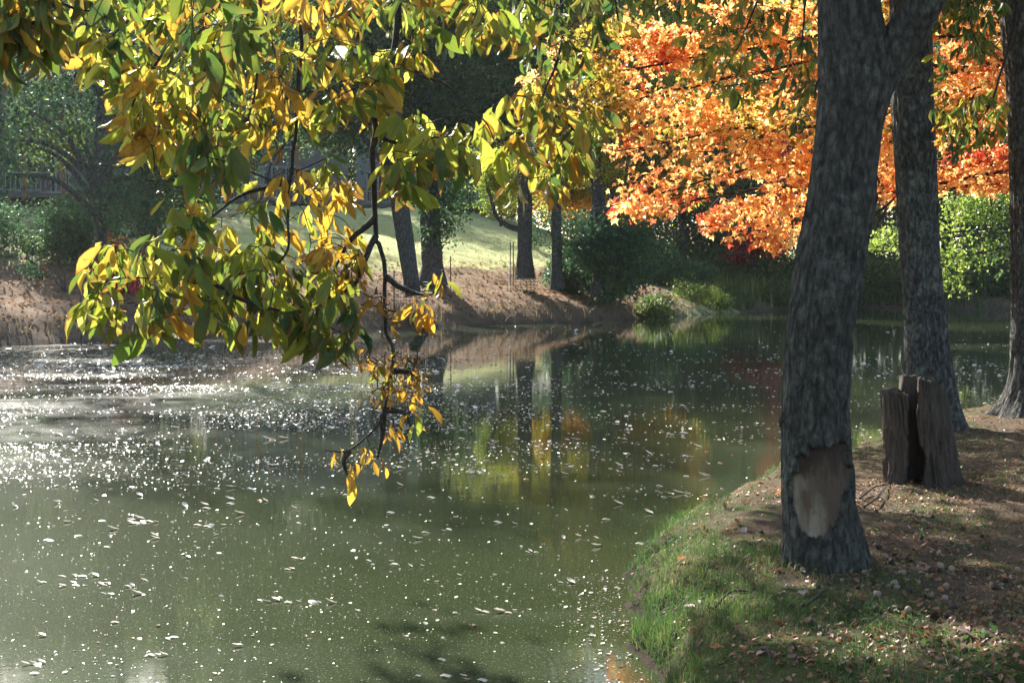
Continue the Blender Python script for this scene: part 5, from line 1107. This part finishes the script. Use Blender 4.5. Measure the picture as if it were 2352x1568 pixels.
# ------------------------------------------------------------------ houses
SIDING = plain('grey_siding', (.17, .18, .19), .7, 3, .12); SIDEB = plain('blue_grey_siding', (.20, .25, .30), .7, 3, .12); TRIM = plain('pale_trim', (.34, .35, .36), .6, 6, .08)
ROOFM = plain('dark_shingles', (.07, .07, .075), .85, 12, .3); GLASS = plain('dark_glass', (.03, .04, .05), .12, 3, .2, .6); POST = plain('cedar_post', (.30, .15, .08), .8, 8, .3); DECK = plain('weathered_deck', (.13, .12, .12), .8, 6, .2)
def house(label, x0, x1, Y, base_z, h, depth, wall_m, win, posts=(), deck=None, floors=()):
    xc = (x0 + x1) / 2; root = empty('house', (xc, Y, base_z), label, 'house')
    def bx(name, mat, *bs):
        b_ = Boxes()
        for c, h_ in bs: b_.add(c, h_)
        return b_.build(name, mat, root)
    hw = (x1 - x0) / 2
    bx('wall', wall_m, ((xc, Y + depth / 2, base_z + h / 2 - .5), (hw, depth / 2, h / 2 + .5)))
    rv = np.array([[x0 - .5, Y - .6, base_z + h + .005], [x1 + .5, Y - .6, base_z + h + .005], [x1 + .5, Y + depth + .6, base_z + h + .005], [x0 - .5, Y + depth + .6, base_z + h + .005], [x0 - .5, Y + depth / 2, base_z + h + 2.2], [x1 + .5, Y + depth / 2, base_z + h + 2.2]])
    mk('roof', rv, [np.array([[0, 1, 5, 4], [2, 3, 4, 5], [3, 2, 1, 0]]), np.array([[0, 4, 3], [1, 2, 5]])], ROOFM, root, smooth=False)
    for wx_, wz, ww, wh in win:
        f = bx('window', TRIM, *[((wx_ + sx * ww / 2, Y - .04, base_z + wz), (.05, .05, wh / 2 + .05)) for sx in (-1, 0, 1)], *[((wx_, Y - .045, base_z + wz + sz_ * wh / 2), (ww / 2 - .05, .05, .05)) for sz_ in (-1, 1)])
        b_ = Boxes(); b_.add((wx_, Y - .01, base_z + wz), (ww / 2, .02, wh / 2)); o = b_.build('pane', GLASS, root); 
        o.parent = f; 
    for x_, z0, z1 in posts: bx('post', POST, ((x_, Y - 1.9, base_z + (z0 + z1) / 2), (.09, .09, (z1 - z0) / 2)))
    if deck:
        dx0, dx1, dz = deck
        bx('deck', DECK, (((dx0 + dx1) / 2, Y - 1.0, base_z + dz), ((dx1 - dx0) / 2, .98, .09)))
        rl = [(((dx0 + dx1) / 2, Y - 1.9, base_z + dz + 1.0), ((dx1 - dx0) / 2, .04, .04))] + [((x_, Y - 1.9, base_z + dz + .55), (.02, .02, .41)) for x_ in np.arange(dx0 + .1, dx1, .22)]
        bx('railing', TRIM, *rl)
    return root
X = lambda px, Y: (px - CX) / F * Y
Ya = 58; za = gz(X(80, Ya), Ya)
house('long grey house with dark veranda on the left slope', X(-160, Ya), X(215, Ya), Ya, za, 5.2, 8, SIDING, [(X(-60, Ya), 1.2, 1.6, 1.6), (X(60, Ya), 1.2, 1.8, 1.4), (X(135, Ya), 1.3, 1.2, 1.8), (X(60, Ya), 3.9, 1.4, 1.2), (X(160, Ya), 3.9, 1.2, 1.2), (X(-60, Ya), 3.9, 1.4, 1.2)], [(X(185, Ya), 0, 3.6), (X(100, Ya), 0, 3.6), (X(20, Ya), 0, 3.6)], (X(-60, Ya), X(200, Ya), .15))
Yb = 74; zb = gz(X(640, Yb), Yb)
house('grey house with cedar posts behind the gold leaves', X(470, Yb), X(760, Yb), Yb, zb, 5.6, 8, SIDING, [(X(520, Yb), 1.3, 1.4, 1.9), (X(585, Yb), 1.3, 1.2, 1.9), (X(660, Yb), 1.3, 1.6, 1.9), (X(720, Yb), 1.3, 1.0, 1.6), (X(560, Yb), 4.0, 1.4, 1.3), (X(680, Yb), 4.0, 1.4, 1.3)], [(X(603, Yb), -.3, 4.0), (X(700, Yb), -.3, 4.0), (X(510, Yb), -.3, 4.0)], (X(500, Yb), X(740, Yb), .1))
Yc = 88; zc = gz(X(960, Yc), Yc)
house('blue-grey house with tall windows above the lawn', X(820, Yc), X(1135, Yc), Yc, zc, 5.4, 8, SIDEB, [(X(870, Yc), 1.5, 1.5, 2.0), (X(930, Yc), 1.5, 1.5, 2.0), (X(1040, Yc), 1.5, 1.6, 2.2), (X(1095, Yc), 1.5, 1.4, 2.2), (X(870, Yc), 4.0, 1.5, 1.2), (X(1040, Yc), 4.0, 1.5, 1.2)], (), (X(840, Yc), X(1125, Yc), .1))
# stakes and wire guards
STEEL = plain('dark_steel', (.05, .05, .05), .5, 5, .2, .5)
for q, (px, py0, py1, Y, lb) in enumerate([(1035, 650, 588, 52, 'thin dark stake right of the thick upright trunk'), (1012, 598, 578, 56, 'short reddish stake on the leafy slope'), (955, 640, 590, 51, 'thin dark stake between the two left trunks'), (905, 690, 620, 46.5, 'thin dark stake left of the leaning trunk'), (186, 770, 655, 35, 'slender pole on the left bank'), (1172, 612, 556, 54.5, 'left one of the two stakes beside the curved-limb trunk'), (1179, 614, 556, 54.8, 'right one of the two stakes beside the curved-limb trunk')]):
    a = pt(px, py0, Y); z0 = gz(a[0], a[1]); tb = Tubes(); tp = pt(px, py1, Y); tb.add(np.array([[a[0], a[1], z0 - .1], [a[0], a[1], (z0 + tp[2]) / 2], tp]), .022, 6); tag(tb.build('stake', POST if q == 1 else STEEL), lb, 'stake', None)
for (px, Y, z_h, rad_, lb) in [(945, 46.6, 1.2, .62, 'wire guard around the leaning trunk'), (1196, 53.4, 1.1, .6, 'wire guard beside the curved-limb trunk')]:
    x_ = X(px, Y); y_ = Y; z0 = gz(x_, y_); tb = Tubes(); a = np.linspace(0, 2 * np.pi, 25)
    for h in np.arange(.08, z_h, .11): tb.add(np.stack([x_ + rad_ * np.cos(a), y_ + rad_ * np.sin(a), np.full(25, z0 + h)], 1), .006, 4)
    for k in range(16): aa = k * math.pi / 8; tb.add(np.array([[x_ + rad_ * math.cos(aa), y_ + rad_ * math.sin(aa), z0], [x_ + rad_ * math.cos(aa), y_ + rad_ * math.sin(aa), z0 + z_h]]), .006, 4)
    tag(tb.build('wire_guard', STEEL), lb, 'tree guard', None)

# ------------------------------------------------------------------ the hazy backlit air
hb = Boxes(); hb.add((-15, 50, 19.5), (75, 76, 21.5)); hz = hb.build('haze', GREEN, None); hz.data.materials.clear()
m, t, out = newmat('thin_haze'); v = N(t, 'ShaderNodeVolumePrincipled'); v.inputs['Density'].default_value = .00025
v.inputs['Color'].default_value = (.9, .95, 1, 1); v.inputs['Anisotropy'].default_value = .5; t.links.new(v.outputs[0], out.inputs['Volume'])
hz.data.materials.append(m); tag(hz, 'thin bright haze in the backlit air', 'haze', kind='stuff')
